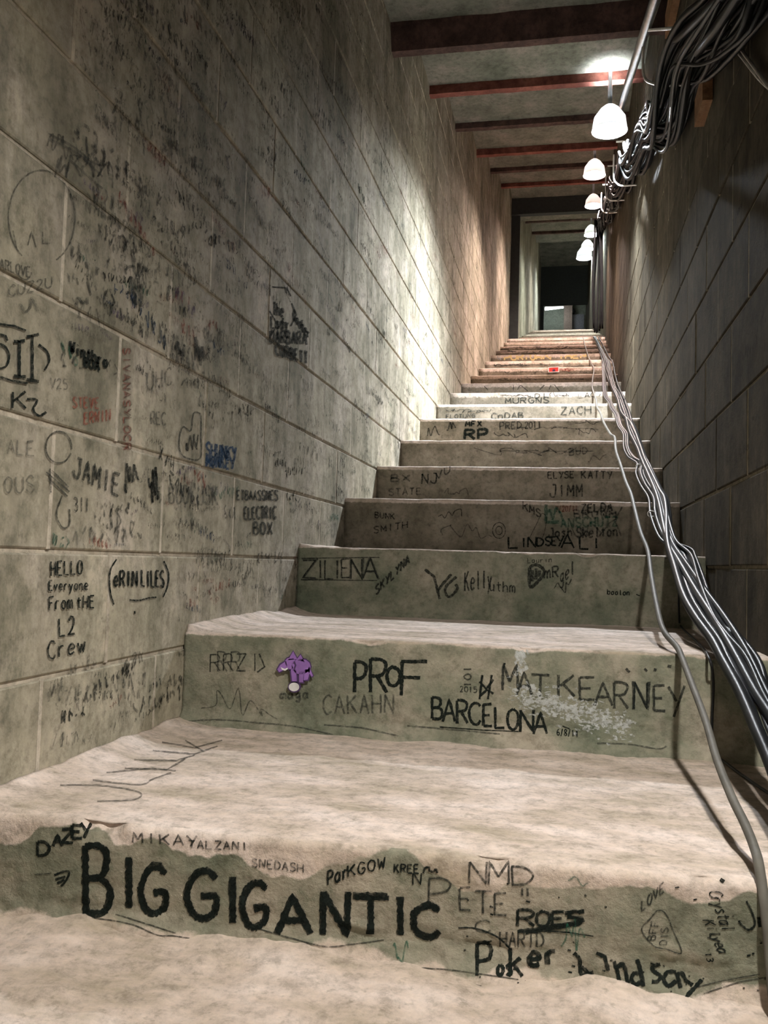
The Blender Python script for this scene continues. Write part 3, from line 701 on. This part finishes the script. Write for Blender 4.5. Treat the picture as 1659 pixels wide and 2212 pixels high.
def T(surf, mat, items, label=None):
    """each word or group of strokes becomes an inscription of its own"""
    par = wall_left if surf == 'left' else wall_right if surf == 'right' else steps[surf]
    its = []
    for it in items:
        if it[0] != 'S' or len(it[1]) > 20: its.append(it); continue
        cl = []                                    # strokes that lie together make one inscription
        for st in it[1]:
            xs = [p[0] for p in st]; ys = [p[1] for p in st]; bb = [min(xs)-14, min(ys)-14, max(xs)+14, max(ys)+14]; grp = [st]
            for g in cl[:]:
                if g[0][0] < bb[2] and bb[0] < g[0][2] and g[0][1] < bb[3] and bb[1] < g[0][3]:
                    cl.remove(g); grp += g[1]; bb = [min(bb[0], g[0][0]), min(bb[1], g[0][1]), max(bb[2], g[0][2]), max(bb[3], g[0][3])]
            cl.append([bb, grp])
        its += [('S', g[1], it[2]) for g in cl]
    for it in its:
        k = Ink(surf); c = it[0]
        if c == 'L':
            for (ch, x0, y0, x1, y1) in it[1]: k.letter(ch, x0, y0, x1, y1, it[2])
        elif c == 'T': k.text(*it[1:])
        elif c == 'S':
            for st in it[1]: k.stroke(st, it[2])
        elif c == 'Q': k.scrawl(*it[1:])
        o = k.done(par, mat, label); label = None
        if o and c == 'S' and len(it[1]) > 20: tag(o, kind='stuff')
def circ(cx, cy, rx, ry, a0=0, a1=2*pi, n=12): return [(cx+rx*cos(a0+(a1-a0)*i/n), cy+ry*sin(a0+(a1-a0)*i/n)) for i in range(n+1)]

# --- lowest riser
big = [('B',185,1826,240,1972),('I',268,1850,290,1962),('G',305,1871,358,1973),('G',404,1882,468,1983),('I',490,1892,516,1992),('G',523,1907,575,2004),('A',596,1935,670,2017),('N',697,1926,752,2018),('T',764,1936,838,2018),('I',852,1938,878,2020),('C',893,1955,948,2023)]
T(0, 'ink', [('L', big, 13)], 'big bold black capital letters along the lowest riser')
T(0, 'ink', [('L', [(c, x0+2, y0+3, x1+1, y1-2) for (c, x0, y0, x1, y1) in big], 9)])
T(0, 'ink', [('L', [('D',82,1818,108,1848),('A',115,1803,135,1828),('Z',134,1791,158,1820),('E',157,1783,178,1811),('Y',174,1778,197,1810)], 6), ('S', [[(118,1890),(140,1882),(150,1885),(143,1902),(132,1914)],[(120,1900),(142,1893)],[(124,1908),(140,1900)]], 4)], 'small black name arching at the left end of the lowest riser')
T(0, 'ink_mid', [('S', [[(76,1889),(112,1886)]], 2), ('T','MIKAY',(288,1820),(425,1828),22,3.2), ('T','TALZANI',(408,1832),(535,1836),17,3), ('T','SNEDASH',(545,1872),(655,1884),18,2.6)])
T(0, 'ink', [('T','Par',(708,1912),(752,1896),30,4), ('T','KGOW',(752,1894),(832,1874),24,3), ('T','KREE',(852,1884),(905,1886),18,3), ('L',[('N',892,1886,910,1910)],3), ('Q',915,1872,945,1888,7,4)])
T(0, 'ink_mid', [('L', [('P',926,1898,974,1958),('E',993,1918,1018,1966),('T',1026,1924,1062,1972),('E',1068,1930,1096,1976)], 4), ('L', [('N',1014,1862,1052,1908),('M',1056,1862,1100,1910),('D',1106,1872,1150,1912)], 4), ('S', [[(1128,1918),(1128,1934)],[(1139,1918),(1140,1936)]], 4)], 'tall thin grey capitals right of the big letters')
T(0, 'ink', [('L', [('R',1118,1966,1154,2000),('O',1158,1968,1188,2000),('E',1192,1970,1222,1998),('S',1228,1968,1256,1998)], 6), ('S', [[(1118,2012),(1150,2008),(1190,2002),(1235,1994),(1262,1986)],[(1135,2014),(1180,2008),(1240,1996)],[(1220,1972),(1262,1968)],[(1225,1980),(1260,1984)]], 7), ('S', [[(1180,2010),(1230,2014),(1282,2022)]], 2.5)], 'heavily scratched black name on the lowest riser')
T(0, 'ink_mid', [('L', [('C',1027,1988,1060,2014)], 3), ('T','HARTD',(1080,2044),(1174,2046),32,3.4)])
T(0, 'ink', [('L', [('P',1030,2038,1062,2108)], 7), ('T','os',(1074,2106),(1108,2106),34,7), ('L', [('k',1102,2046,1132,2108)], 7), ('T','er',(1142,2088),(1205,2080),44,9), ('S', [[(1062,2032),(1032,2040)],[(990,2004),(1030,2006),(1075,2024),(1105,2052)]], 3)], 'bold black name low on the bottom riser, with thick last letters')
T(0, 'ink', [('S', [[(1240,2058),(1252,2072),(1256,2104),(1282,2100)],[(1256,2088),(1276,2106)],[(1288,2058),(1306,2066),(1314,2096)],[(1326,2076),(1334,2098),(1338,2122)],[(1330,2092),(1344,2082),(1352,2098),(1356,2126)],[(1376,2072),(1384,2098),(1390,2130)],[(1384,2104),(1370,2102),(1364,2116),(1374,2126),(1388,2118)],[(1426,2082),(1410,2088),(1412,2098),(1426,2108),(1420,2120),(1408,2120)],[(1460,2100),(1442,2100),(1434,2116),(1444,2130),(1460,2118)],[(1462,2100),(1470,2134)],[(1470,2098),(1482,2118),(1496,2128)],[(1516,2116),(1494,2140),(1476,2162),(1462,2182)]], 7.5)], 'bold black name with a long tail at the bottom right')
T(0, 'ink_mid', [('S', [[(1419,1966),(1404,1984),(1386,2008),(1411,2042),(1440,2050),(1472,2057),(1452,2006),(1444,1984),(1432,1968),(1419,1966)]], 2.6), ('T','BFF',(1414,2030),(1424,1990),16,2.4), ('T','DIS',(1440,2040),(1444,2004),16,2.2), ('T','LOVE',(1386,1968),(1434,1926),22,3)], 'small heart outline with letters inside on the lowest riser')
T(0, 'ink', [('T','Crystal',(1530,1926),(1560,2010),28,2.4,0,.15), ('T','Kilyea',(1518,1988),(1552,2058),24,2.4,0,.15), ('T',"'13",(1518,2048),(1528,2076),14,2.2), ('S', [[(1612,1946),(1624,1970),(1630,1996),(1616,2008),(1600,1996),(1596,1988)]], 4), ('S', [[(1640,1980),(1642,2002)]], 9), ('S', [[(1556,1900),(1564,1906)]], 7)], 'small sideways handwriting near the right end of the lowest riser')
T(0, 'ink_green', [('Q',1215,1960,1260,2060,9,3),('Q',850,2030,880,2080,8,3),('Q',1228,1880,1270,1920,8,2.5)])
r9 = random.Random(5)
hol = []
for _ in range(46):
    x = r9.uniform(1000, 1650); y = r9.uniform(1890, 2130)+ (x-1000)*.03
    hol.append([(x, y), (x+r9.uniform(2, 9), y+r9.uniform(-2, 3))])
T(0, 'ink', [('S', hol, 3.2)], 'scattered dark pits in the concrete')
T(0, 'ink_mid', [('S', [[(130,1988),(200,1984),(280,1996),(340,2020),(375,2022),(440,2032),(520,2036)],[(545,2002),(620,2024),(700,2044),(760,2040),(830,2030)],[(250,1975),(330,2000),(380,2016)],[(860,2090),(960,2094),(1050,2106),(1120,2116)],[(920,2104),(980,2120),(1040,2130)],[(1490,2136),(1560,2118),(1640,2104)],[(1520,2146),(1600,2120),(1659,2110)]], 2.4)], 'thin cracks along the foot of the lowest riser')
# --- second riser
T(1, 'ink', [('L', [('P',766,1430,792,1494),('R',800,1424,836,1496),('O',836,1440,864,1482),('F',868,1430,922,1502)], 6.5)], 'bold black four-letter word left of centre on the second riser')
T(1, 'ink', [('L', [('B',934,1507,956,1552),('A',956,1510,984,1558),('R',988,1513,1010,1562),('C',1014,1518,1038,1564),('E',1044,1522,1064,1568),('L',1070,1528,1092,1572),('O',1096,1532,1120,1576),('N',1124,1534,1152,1580),('A',1152,1538,1182,1586)], 5)], 'black capitals spelling a city name on the second riser')
T(1, 'ink', [('T','6/8/14',(1203,1588),(1248,1592),14,2), ('S', [[(950,1570),(1040,1577),(1120,1580)],[(1215,1568),(1230,1574)]], 1.8)])
T(1, 'ink_mid', [('L', [('M',1085,1436,1118,1490),('A',1116,1452,1150,1500),('T',1148,1458,1186,1504),('K',1206,1458,1242,1504),('E',1252,1464,1286,1512),('A',1284,1474,1322,1524),('R',1326,1474,1356,1530),('N',1368,1472,1402,1532),('E',1412,1482,1438,1536),('Y',1444,1482,1478,1550)], 5)], 'large grey capitals across the right half of the second riser')
T(1, 'ink', [('L', [('N',1370,1474,1398,1530)], 3.5), ('S', [[(1042,1458),(1036,1510)],[(1062,1458),(1054,1510)],[(1036,1472),(1050,1488),(1066,1468)],[(1036,1504),(1052,1490),(1066,1498)],[(1090,1432),(1088,1444)]], 4)])
T(1, 'ink_mid', [('T','IOI',(1002,1440),(1002,1484),16,2.6), ('T','2015',(994,1494),(1030,1496),12,2), ('T','RRZI',(455,1450),(560,1448),36,2.4), ('S',[[(560,1412),(572,1440),(556,1452)]],3)])
T(1, 'ink_faint', [('T','CAKAHN',(698,1542),(850,1540),40,3.6), ('T','RR',(470,1450),(520,1450),42,3), ('T','maga',(606,1510),(666,1508),18,4), ('Q',440,1480,600,1560,12,2)])
T(1, 'ink_faint', [('S', [[(390,1560),(470,1555),(560,1562),(640,1570),(720,1588)],[(700,1566),(780,1572),(860,1590)],[(1290,1606),(1360,1608),(1420,1618),(1440,1612)],[(880,1568),(1000,1578),(1080,1586)],[(430,1590),(520,1592)]], 3)], 'thin cracks along the foot of the second riser')
sp = Ink(1)
for _ in range(520):
    t = r9.random(); x = 1120+230*t+r9.gauss(0, 16); y = 1496+78*t+r9.gauss(0, 15)
    sp.stroke([(x, y), (x+r9.uniform(3, 12), y+r9.uniform(-3, 5))], r9.uniform(1.5, 5), .4)
for _ in range(40):
    x = 1122+r9.gauss(0, 7); y = r9.uniform(1402, 1450); sp.stroke([(x, y), (x+r9.uniform(1, 5), y+r9.uniform(4, 12))], r9.uniform(3, 7), .4)
tag(sp.done(steps[1], 'ink_white', 'pale white scuff on the riser paint', 'scuff'), kind='stuff')
T(1, 'ink_mid', [('S', [[(r9.uniform(1330, 1520), r9.uniform(1420, 1450))]*1+[(1000+0, 0)] for _ in range(0)], 3), ('S', [[(1392,1444),(1398,1450)],[(1412,1446),(1418,1448)],[(1442,1438),(1450,1440)],[(1352,1444),(1360,1452)]], 5)])
# --- third riser
T(2, 'ink_mid', [('L', [('Z',655,1210,682,1248),('I',684,1210,700,1248),('L',702,1210,722,1250),('I',722,1210,736,1250),('E',738,1208,756,1248),('N',758,1208,782,1250),('A',784,1206,816,1250)], 3), ('S', [[(650,1206),(820,1204)],[(650,1252),(815,1254)]], 1.6), ('T','SKYLYNA',(812,1286),(884,1216),20,3.4)], 'outlined name and slanted name at the left of the third riser')
T(2, 'ink_faint', [('L', [('Z',652,1207,686,1252),('N',756,1205,784,1252),('A',782,1204,818,1252)], 4)])
T(2, 'ink_mid', [('S', [[(918,1230),(938,1246),(950,1294)],[(975,1240),(956,1262),(946,1276)],[(986,1246),(962,1270),(970,1290),(988,1272),(984,1262)]], 5), ('T','Kelly',(1004,1276),(1062,1270),40,3), ('T','uthm',(1058,1276),(1112,1280),22,2.4), ('S', [[(1144,1226),(1158,1220),(1174,1230),(1172,1244),(1146,1268),(1144,1226)],[(1150,1232),(1150,1256)],[(1158,1228),(1158,1252)],[(1166,1232),(1164,1246)]], 6), ('T','mR',(1176,1250),(1206,1246),24,3.4), ('T','gel',(1210,1262),(1240,1240),30,2.6), ('Q',1198,1250,1234,1284,8,2), ('T','Laurin',(1140,1216),(1192,1214),10,1.6)])
T(2, 'ink', [('T','boolon',(1312,1284),(1360,1286),11,2), ('S', [[(1374,1284),(1382,1287)]], 2)])
# --- fourth riser
T(3, 'ink', [('L', [('L',1098,1160,1120,1184),('I',1126,1162,1136,1182),('N',1140,1160,1158,1182),('D',1160,1162,1174,1180),('S',1178,1160,1190,1178),('E',1192,1160,1202,1178),('Y',1202,1158,1218,1180),('A',1212,1154,1240,1184),('L',1252,1160,1272,1186),('I',1282,1162,1294,1184)], 3.2)], 'black capitals along the foot of the fourth riser')
T(3, 'ink_mid', [('T','Josh',(1186,1160),(1236,1158),18,3.2), ('T','Skelton',(1246,1162),(1334,1158),22,3.2), ('T','ZELDA',(1256,1108),(1322,1104),18,3.4), ('T','BUNK',(810,1118),(852,1122),12,2),('T','SMITH',(808,1152),(880,1140),14,2.2), ('T','KMS',(1130,1100),(1168,1118),16,2.6),('Q',948,1096,1000,1120,9,1.8), ('S', [circ(1078,1146,14,17), circ(1078,1146,7,9)], 1.6),('S',[[(1140,1170),(1160,1130),(1170,1110),(1180,1118),(1176,1150),(1168,1168)]],1.2)])
T(3, 'ink_green', [('L', [('L',1180,1090,1210,1128)], 6), ('Q',1184,1096,1218,1128,10,4), ('T','ANSCHUTZ',(1212,1140),(1334,1136),20,3.6)])
T(3, 'ink_faint', [('T','BROWN',(1240,1118),(1330,1120),16,3), ('Q',1240,1120,1345,1160,16,3), ('Q',1290,1090,1345,1120,10,3), ('Q',950,1120,1060,1170,12,2)])
T(3, 'ink_red', [('T','7/20/11',(1200,1106),(1248,1104),12,2.2)])
# --- fifth and higher risers
T(4, 'ink_mid', [('T','ELYSE',(1184,1034),(1240,1032),14,2.4), ('T','KATTY',(1256,1034),(1322,1034),16,2.6), ('T','JIMM',(1188,1074),(1258,1072),26,3), ('T','NJ',(912,1046),(944,1044),22,3),('T','VU',(942,1038),(972,1020),16,2.4)])
T(4, 'ink_faint', [('T','BX',(845,1040),(885,1040),14,3),('T','STATE',(840,1070),(910,1068),14,2.6),('Q',960,1052,1010,1074,9,2)])
T(5, 'ink_faint', [('T','BUD',(1230,984),(1268,980),14,2.6),('Q',1040,965,1260,985,16,1.8),('Q',1270,980,1310,1000,8,2)])
T(6, 'ink', [('T','MFX',(1006,922),(1040,921),11,2.8), ('T','RP',(1004,949),(1054,947),20,5)], 'bold black initials on the seventh riser')
T(6, 'ink_mid', [('T','PRED',(1080,928),(1126,926),15,2.2), ('T','2011',(1134,926),(1168,924),14,2.2), ('Q',924,920,950,942,8,2), ('Q',965,912,984,930,7,2.4),('Q',1065,934,1140,946,14,1.6),('Q',1244,908,1290,918,10,1.4),('Q',1250,924,1285,940,8,1.4)])
T(7, 'ink_mid', [('T','CnDAB',(1062,905),(1130,903),12,2.4), ('T','ZACH',(1212,896),(1276,893),16,2.2), ('Q',964,884,1060,892,24,1.4), ('T','FLOTUNG',(964,904),(1026,902),8,1.6)])
T(8, 'ink_mid', [('T','MURGNS',(1092,872),(1186,870),12,2.4), ('T','DI',(1156,860),(1180,858),9,1.8), ('T','LACY',(1250,860),(1300,856),10,1.6), ('Q',1080,851,1150,857,16,1.4), ('Q',1186,848,1230,856,12,1.4)])
T(9, 'ink_mid', [('S', [[(1109,832),(1109,844)],[(1118,842),(1124,833),(1132,838),(1140,845)],[(1166,842),(1176,832)],[(1190,832),(1186,842)],[(1198,832),(1208,844)],[(1046,834),(1054,843)]], 1.8)])
for k, yy in ((10, 819), (11, 804), (12, 788), (14, 761), (15, 752), (5, 975), (6, 925)):
    T(k, 'ink_faint', [('Q', 1060+r9.uniform(0, 40), yy-3, 1280, yy+4, 30, 1.4)])
T(12, 'ink_mid', [('Q',1068,787,1094,791,8,2.2), ('Q',1098,786,1132,790,8,2)])
T(13, 'ink_yellow', [('L', [('P',1090,766,1102,778),('O',1104,766,1116,778),('R',1119,765,1130,777),('T',1131,765,1143,777),('U',1146,765,1156,777),('A',1158,764,1170,776),('N',1174,764,1190,776),('T',1205,764,1220,775),('H',1222,763,1234,775),('E',1237,763,1250,774),('M',1254,763,1272,774)], 3.0)], 'yellow painted capitals on a far riser')
T(13, 'ink_white', [('S', [circ(1078,772,3.5,4), [(1074,768),(1082,777)]], 2)])
T(15, 'ink_mid', [('T','PALMA',(1204,750),(1245,748),4,1.4)])
T(11, 'ink_red', [('Q',1208,796,1240,802,10,3)])

# --- left wall
T('left', 'ink', [('T','HELLO',(110,1243),(178,1240),30,3), ('T','Everyone',(106,1276),(190,1274),21,2.6), ('T','From',(106,1318),(156,1314),28,3), ('T','tHE',(166,1314),(204,1312),26,3), ('T','L2',(128,1374),(162,1370),38,3.6), ('T','Crew',(104,1424),(184,1408),36,3.4)], 'black greeting in five short lines on the left wall')
T('left', 'ink', [('T','eRIN',(246,1266),(296,1266),32,4), ('T','LILES',(306,1266),(354,1268),34,3.6), ('S', [[(252,1208),(238,1234),(238,1276),(246,1306)],[(354,1212),(364,1238),(362,1266),(352,1290)],[(280,1296),(300,1297),(320,1292),(338,1290)],[(291,1320),(291,1326)]], 3)], 'bold black name between brackets on the left wall')
T('left', 'ink_mid', [('T','JAMIE',(158,1030),(256,1072),46,5,.1), ('T','3II',(160,1104),(192,1106),30,2.4), ('S', [circ(127,966,28,34,.4,6.4), [(100,1020),(150,1062)],[(104,1032),(146,1072)],[(112,1016),(148,1052)],[(108,1012),(110,1064)],[(135,1070),(122,1110),(136,1140),(150,1132),(150,1100)]], 3), ('Q',270,1000,298,1070,12,4), ('Q',322,1010,342,1090,14,4)], 'tall grey name in capitals sloping down the left wall')
T('left', 'ink_blue', [('T','SHUNKY',(446,984),(510,994),28,4), ('T','MONKEY',(446,1008),(506,1014),24,4), ('Q',446,960,506,1010,20,2.4)], 'blue two-line lettering on the left wall')
T('left', 'ink', [('L', [('K',28,846,56,882)], 4), ('S', [[(58,862),(80,864),(72,884),(84,898),(100,890)]], 4), ('T','Winthrop',(152,762),(244,800),26,4.6), ('T','80A',(182,792),(214,800),20,4)], 'bold black name near the left edge of the wall')
T('left', 'ink', [('S', [[(42,736),(42,812)],[(70,724),(70,820)],[(30,738),(54,736)],[(58,728),(84,722)],[(30,812),(56,814)],[(58,820),(84,824)]], 5.5), ('S', [[(0,700),(30,704),(56,714)],[(84,744),(102,760),(106,780),(96,800)],[(0,796),(14,790),(20,770),(14,752),(0,742)],[(0,814),(24,822),(60,828)],[(0,722),(12,726),(16,736)]], 4)], 'large black numerals in a ring at the left edge')
T('left', 'ink_red', [('T','STEVE',(158,880),(214,882),22,3.4), ('T','ERWIN',(182,916),(238,908),24,3.4), ('T','SIVANASYLOCR',(266,752),(268,972),14,3)], 'faded red lettering on the left wall')
T('left', 'ink_faint', [('T','SIVANASYLOCR',(268,752),(270,972),14,2.4), ('T','UHC',(318,842),(370,830),36,3), ('T','REC',(326,916),(358,918),26,3), ('T','ALE',(16,980),(74,984),30,3), ('T','OUS',(10,1064),(74,1062),34,3), ('T','BUDLUSK',(366,1086),(470,1092),40,3.4), ('T','V25',(110,838),(146,842),22,2.4)])
T('left', 'ink_mid', [('S', [[(430,892),(418,894),(412,930),(396,922),(388,942),(388,970),(400,988),(432,990),(434,940),(434,900),(430,892)]], 3), ('Q',400,936,428,976,12,3), ('T','ETBAASSNES',(512,1080),(600,1080),20,3.4), ('T','ELECTRIC',(528,1122),(596,1120),26,4), ('T','BOX',(548,1154),(588,1154),26,4)])
T('left', 'ink_mid', [('S', [[(582,672),(600,700),(582,730)],[(588,620),(620,622),(628,640)],[(630,655),(640,680),(628,705)]], 3), ('T','The',(590,680),(612,684),26,4), ('T','Lady',(586,708),(622,712),24,4.4), ('T','DARBARA',(584,740),(662,744),26,4.6), ('T','CORBETT',(596,766),(664,786),24,4.6), ('T','Goober',(634,690),(668,734),22,4)], 'dense black boxed lettering further along the left wall')
T('left', 'ink_faint', [('S', [circ(90,470,72,102,2.2,7.4,24)], 3), ('S', [[(28,498),(36,536)],[(60,530),(68,500),(78,534)],[(92,500),(92,526),(108,526)]], 3), ('T','ARLOVE',(0,580),(66,600),22,3), ('S',[circ(54,588,14,16,0,3.4)],3), ('T','CUZ2U',(20,640),(112,620),22,3), ('Q',104,285,160,350,14,3), ('S', [[(104,288),(160,318),(200,350),(222,358)],[(108,300),(170,332),(222,382)],[(150,345),(190,380),(222,408)]], 4), ('Q',120,330,220,390,24,3.4), ('Q',160,640,190,660,9,5), ('Q',272,575,320,600,10,5),('Q',278,600,308,670,14,6), ('Q',378,728,400,770,10,5), ('Q',420,705,440,790,14,5), ('Q',40,640,80,680,8,5)])
# tread marks left by many pens
T(0, 'ink_faint', [('S', [[(130,1697),(220,1698),(300,1712),(290,1728),(210,1732)],[(200,1686),(300,1696),(330,1684),(370,1670)],[(230,1670),(330,1660),(380,1666)],[(270,1660),(360,1664),(400,1640)],[(290,1642),(380,1644),(420,1632)],[(330,1622),(420,1630),(470,1612)],[(350,1604),(420,1616),(480,1600)],[(400,1600),(440,1624)]], 3)], 'thin pen scrawl on the lowest tread')
KEEP = [(95,1200,375,1440),(150,970,262,1080),(440,945,515,1018),(0,695,110,905),(145,725,285,975),(380,885,440,995),(505,1055,605,1165),(90,925,160,1150),(575,640,675,795),(318,800,372,920)]
def to_px(v):
    d = Vector(v)-EYE; w_ = d.dot(FWD); return W/2+FPX*d.dot(RT)/w_, H/2-FPX*d.dot(UP)/w_
def pen_work(n, ya, yb, seed, mats, wall=wall_left, sgn=1):
    """hundreds of illegible pen marks laid on the masonry"""
    rr = random.Random(seed); sets = {m: ([], []) for m, _ in mats}
    names = [m for m, wgt in mats for _ in range(wgt)]
    for _ in range(n):
        y = ya/(1-rr.random()*(1-ya/yb)) if rr.random() < .6 else rr.uniform(ya, yb)
        zlo, zhi = stair_z(y)+.03, min(ceil_z(y)-.05, stair_z(y)+2.1)
        z = zlo+(zhi-zlo)*rr.random(); m = rr.choice(names); V, F = sets[m]
        if sgn > 0:
            u_, v_ = to_px((-A, y, z))
            if any(a-14 < u_ < c+4 and b-6 < v_ < d+16 for a, b, c, d in KEEP): continue
        h = rr.choice([.008,.012,.012,.018,.018,.025,.035]); n_l = rr.randint(3, 8); w = h*rr.uniform(.09, .18); tilt = rr.gauss(0, .18)
        for i in range(n_l):
            for _s in range(rr.randint(1, 3)):
                pts = [Vector((y+i*h*.8+rr.uniform(0, h*.6), z+rr.uniform(0, h))) for _ in range(rr.randint(2, 4))]
                pts = [Vector((p.x, p.y+(p.x-y)*tilt)) for p in pts]
                Q = spline([p.to_3d() for p in pts], 3); prev = None
                for q0, q1 in zip(Q[:-1], Q[1:]):
                    t = (q1-q0)
                    if t.length < 1e-5: continue
                    nr_ = Vector((-t.y, t.x, 0)).normalized()*w/2; k = len(V)
                    for p in (q0+nr_, q0-nr_, q1-nr_, q1+nr_): V.append((-A+.0018 if sgn > 0 else bx_right(p.x)-.0018, p.x, p.y))
                    F.append((k, k+1, k+2, k+3))
    for m, (V, F) in sets.items():
        if F: tag(obj('pen_marks', V, F, MAT[m], wall), kind='stuff')
pen_work(3600, 1.3, 9.8, 11, [('ink_ghost', 15), ('ink_faint', 9), ('ink_mid', 1), ('ink_purple', 1), ('ink_red', 1), ('ink_green', 1), ('ink_blue', 1)])
pen_work(150, 1.6, 5.0, 12, [('ink_ghost', 3), ('ink_faint', 1)], wall_right, -1)

# ------------------------------------------------------------------ stickers
def flat_on(k, polys, label, name, cat):
    """printed flat sticker on riser k; polys: (material, points in image, level)"""
    f0 = polys[0][1][0]; f0 = f0[0] if isinstance(f0, list) else f0
    t = empty(name, atY(f0[0], f0[1], YS[k]-.01)); tag(t, label, cat)
    for (m, pts, lev, pn) in polys:
        V2 = []; F = []
        for sub in (pts if isinstance(pts[0], list) else [pts]):
            n0 = len(V2); V = [atY(p[0], p[1], YS[k]-.0105-lev*.0007)-t.location for p in sub]
            n = len(V); V2 += V+[v+Vector((0, .0006, 0)) for v in V]
            F += [tuple(range(n0, n0+n)), tuple(range(n0+2*n-1, n0+n-1, -1))]+[(n0+i, n0+(i+1) % n, n0+n+(i+1) % n, n0+n+i) for i in range(n)]
        obj(pn, V2, F, MAT[m], t)
def E(pts): return [(x*.42194+0, 1100+y*.42194) for x, y in pts]
def eleph(g):
    return [circ(650, 1440, 21+g, 17+g), circ(627, 1433, 12+g, 13+g), [(622-g,1426),(633,1407-g),(642+g,1424)], [(640-g,1426),(649,1414-g),(658+g,1430)],
            [(618,1428-g),(606-g,1436-g),(599-g,1446),(603,1452+g),(612,1447+g),(621,1443+g)], [(628-g,1446),(640+g,1446),(641+g,1472+g),(631-g,1472+g)],
            [(646-g,1450),(656+g,1450),(655+g,1474+g),(646-g,1474+g)], [(657-g,1446),(670+g,1446),(665+g,1468+g),(656-g,1470+g)], [(668,1440),(676+g,1460),(673,1462+g),(664,1448)]]
flat_on(1, [('print_line', eleph(2.6), 0, 'outline'), ('print_purple', eleph(0), 1, 'elephant'), ('print_line', [(634,1430),(637,1428),(640,1438),(637,1446),(634,1444),(637,1437)], 2, 'ear_line'),
            ('print_white', [(606,1441),(609,1447),(616,1449),(622,1445),(621,1442),(615,1445),(610,1443)], 2, 'tusk'),
            ('print_line', circ(636,1484,14.5,12,0,2*pi*15/16,15), 0, 'ball_outline'), ('print_white', circ(635,1484,11.5,9.5,0,2*pi*15/16,15), 1, 'ball')],
        'small purple elephant sticker balancing on a white ball, stuck to the second riser', 'elephant_sticker', 'sticker')
flat_on(11, [('print_white', [(1184,793),(1208,792),(1208,804),(1184,804.5)], 0, 'backing'), ('print_red', [(1186,794.5),(1206,793.5),(1206,802),(1186,803)], 1, 'face'), ('print_line', [(1193,799),(1198,797.5),(1200,801),(1194,802.5)], 2, 'emblem')],
        'tiny red sticker with a white border on a far riser', 'red_sticker', 'sticker')
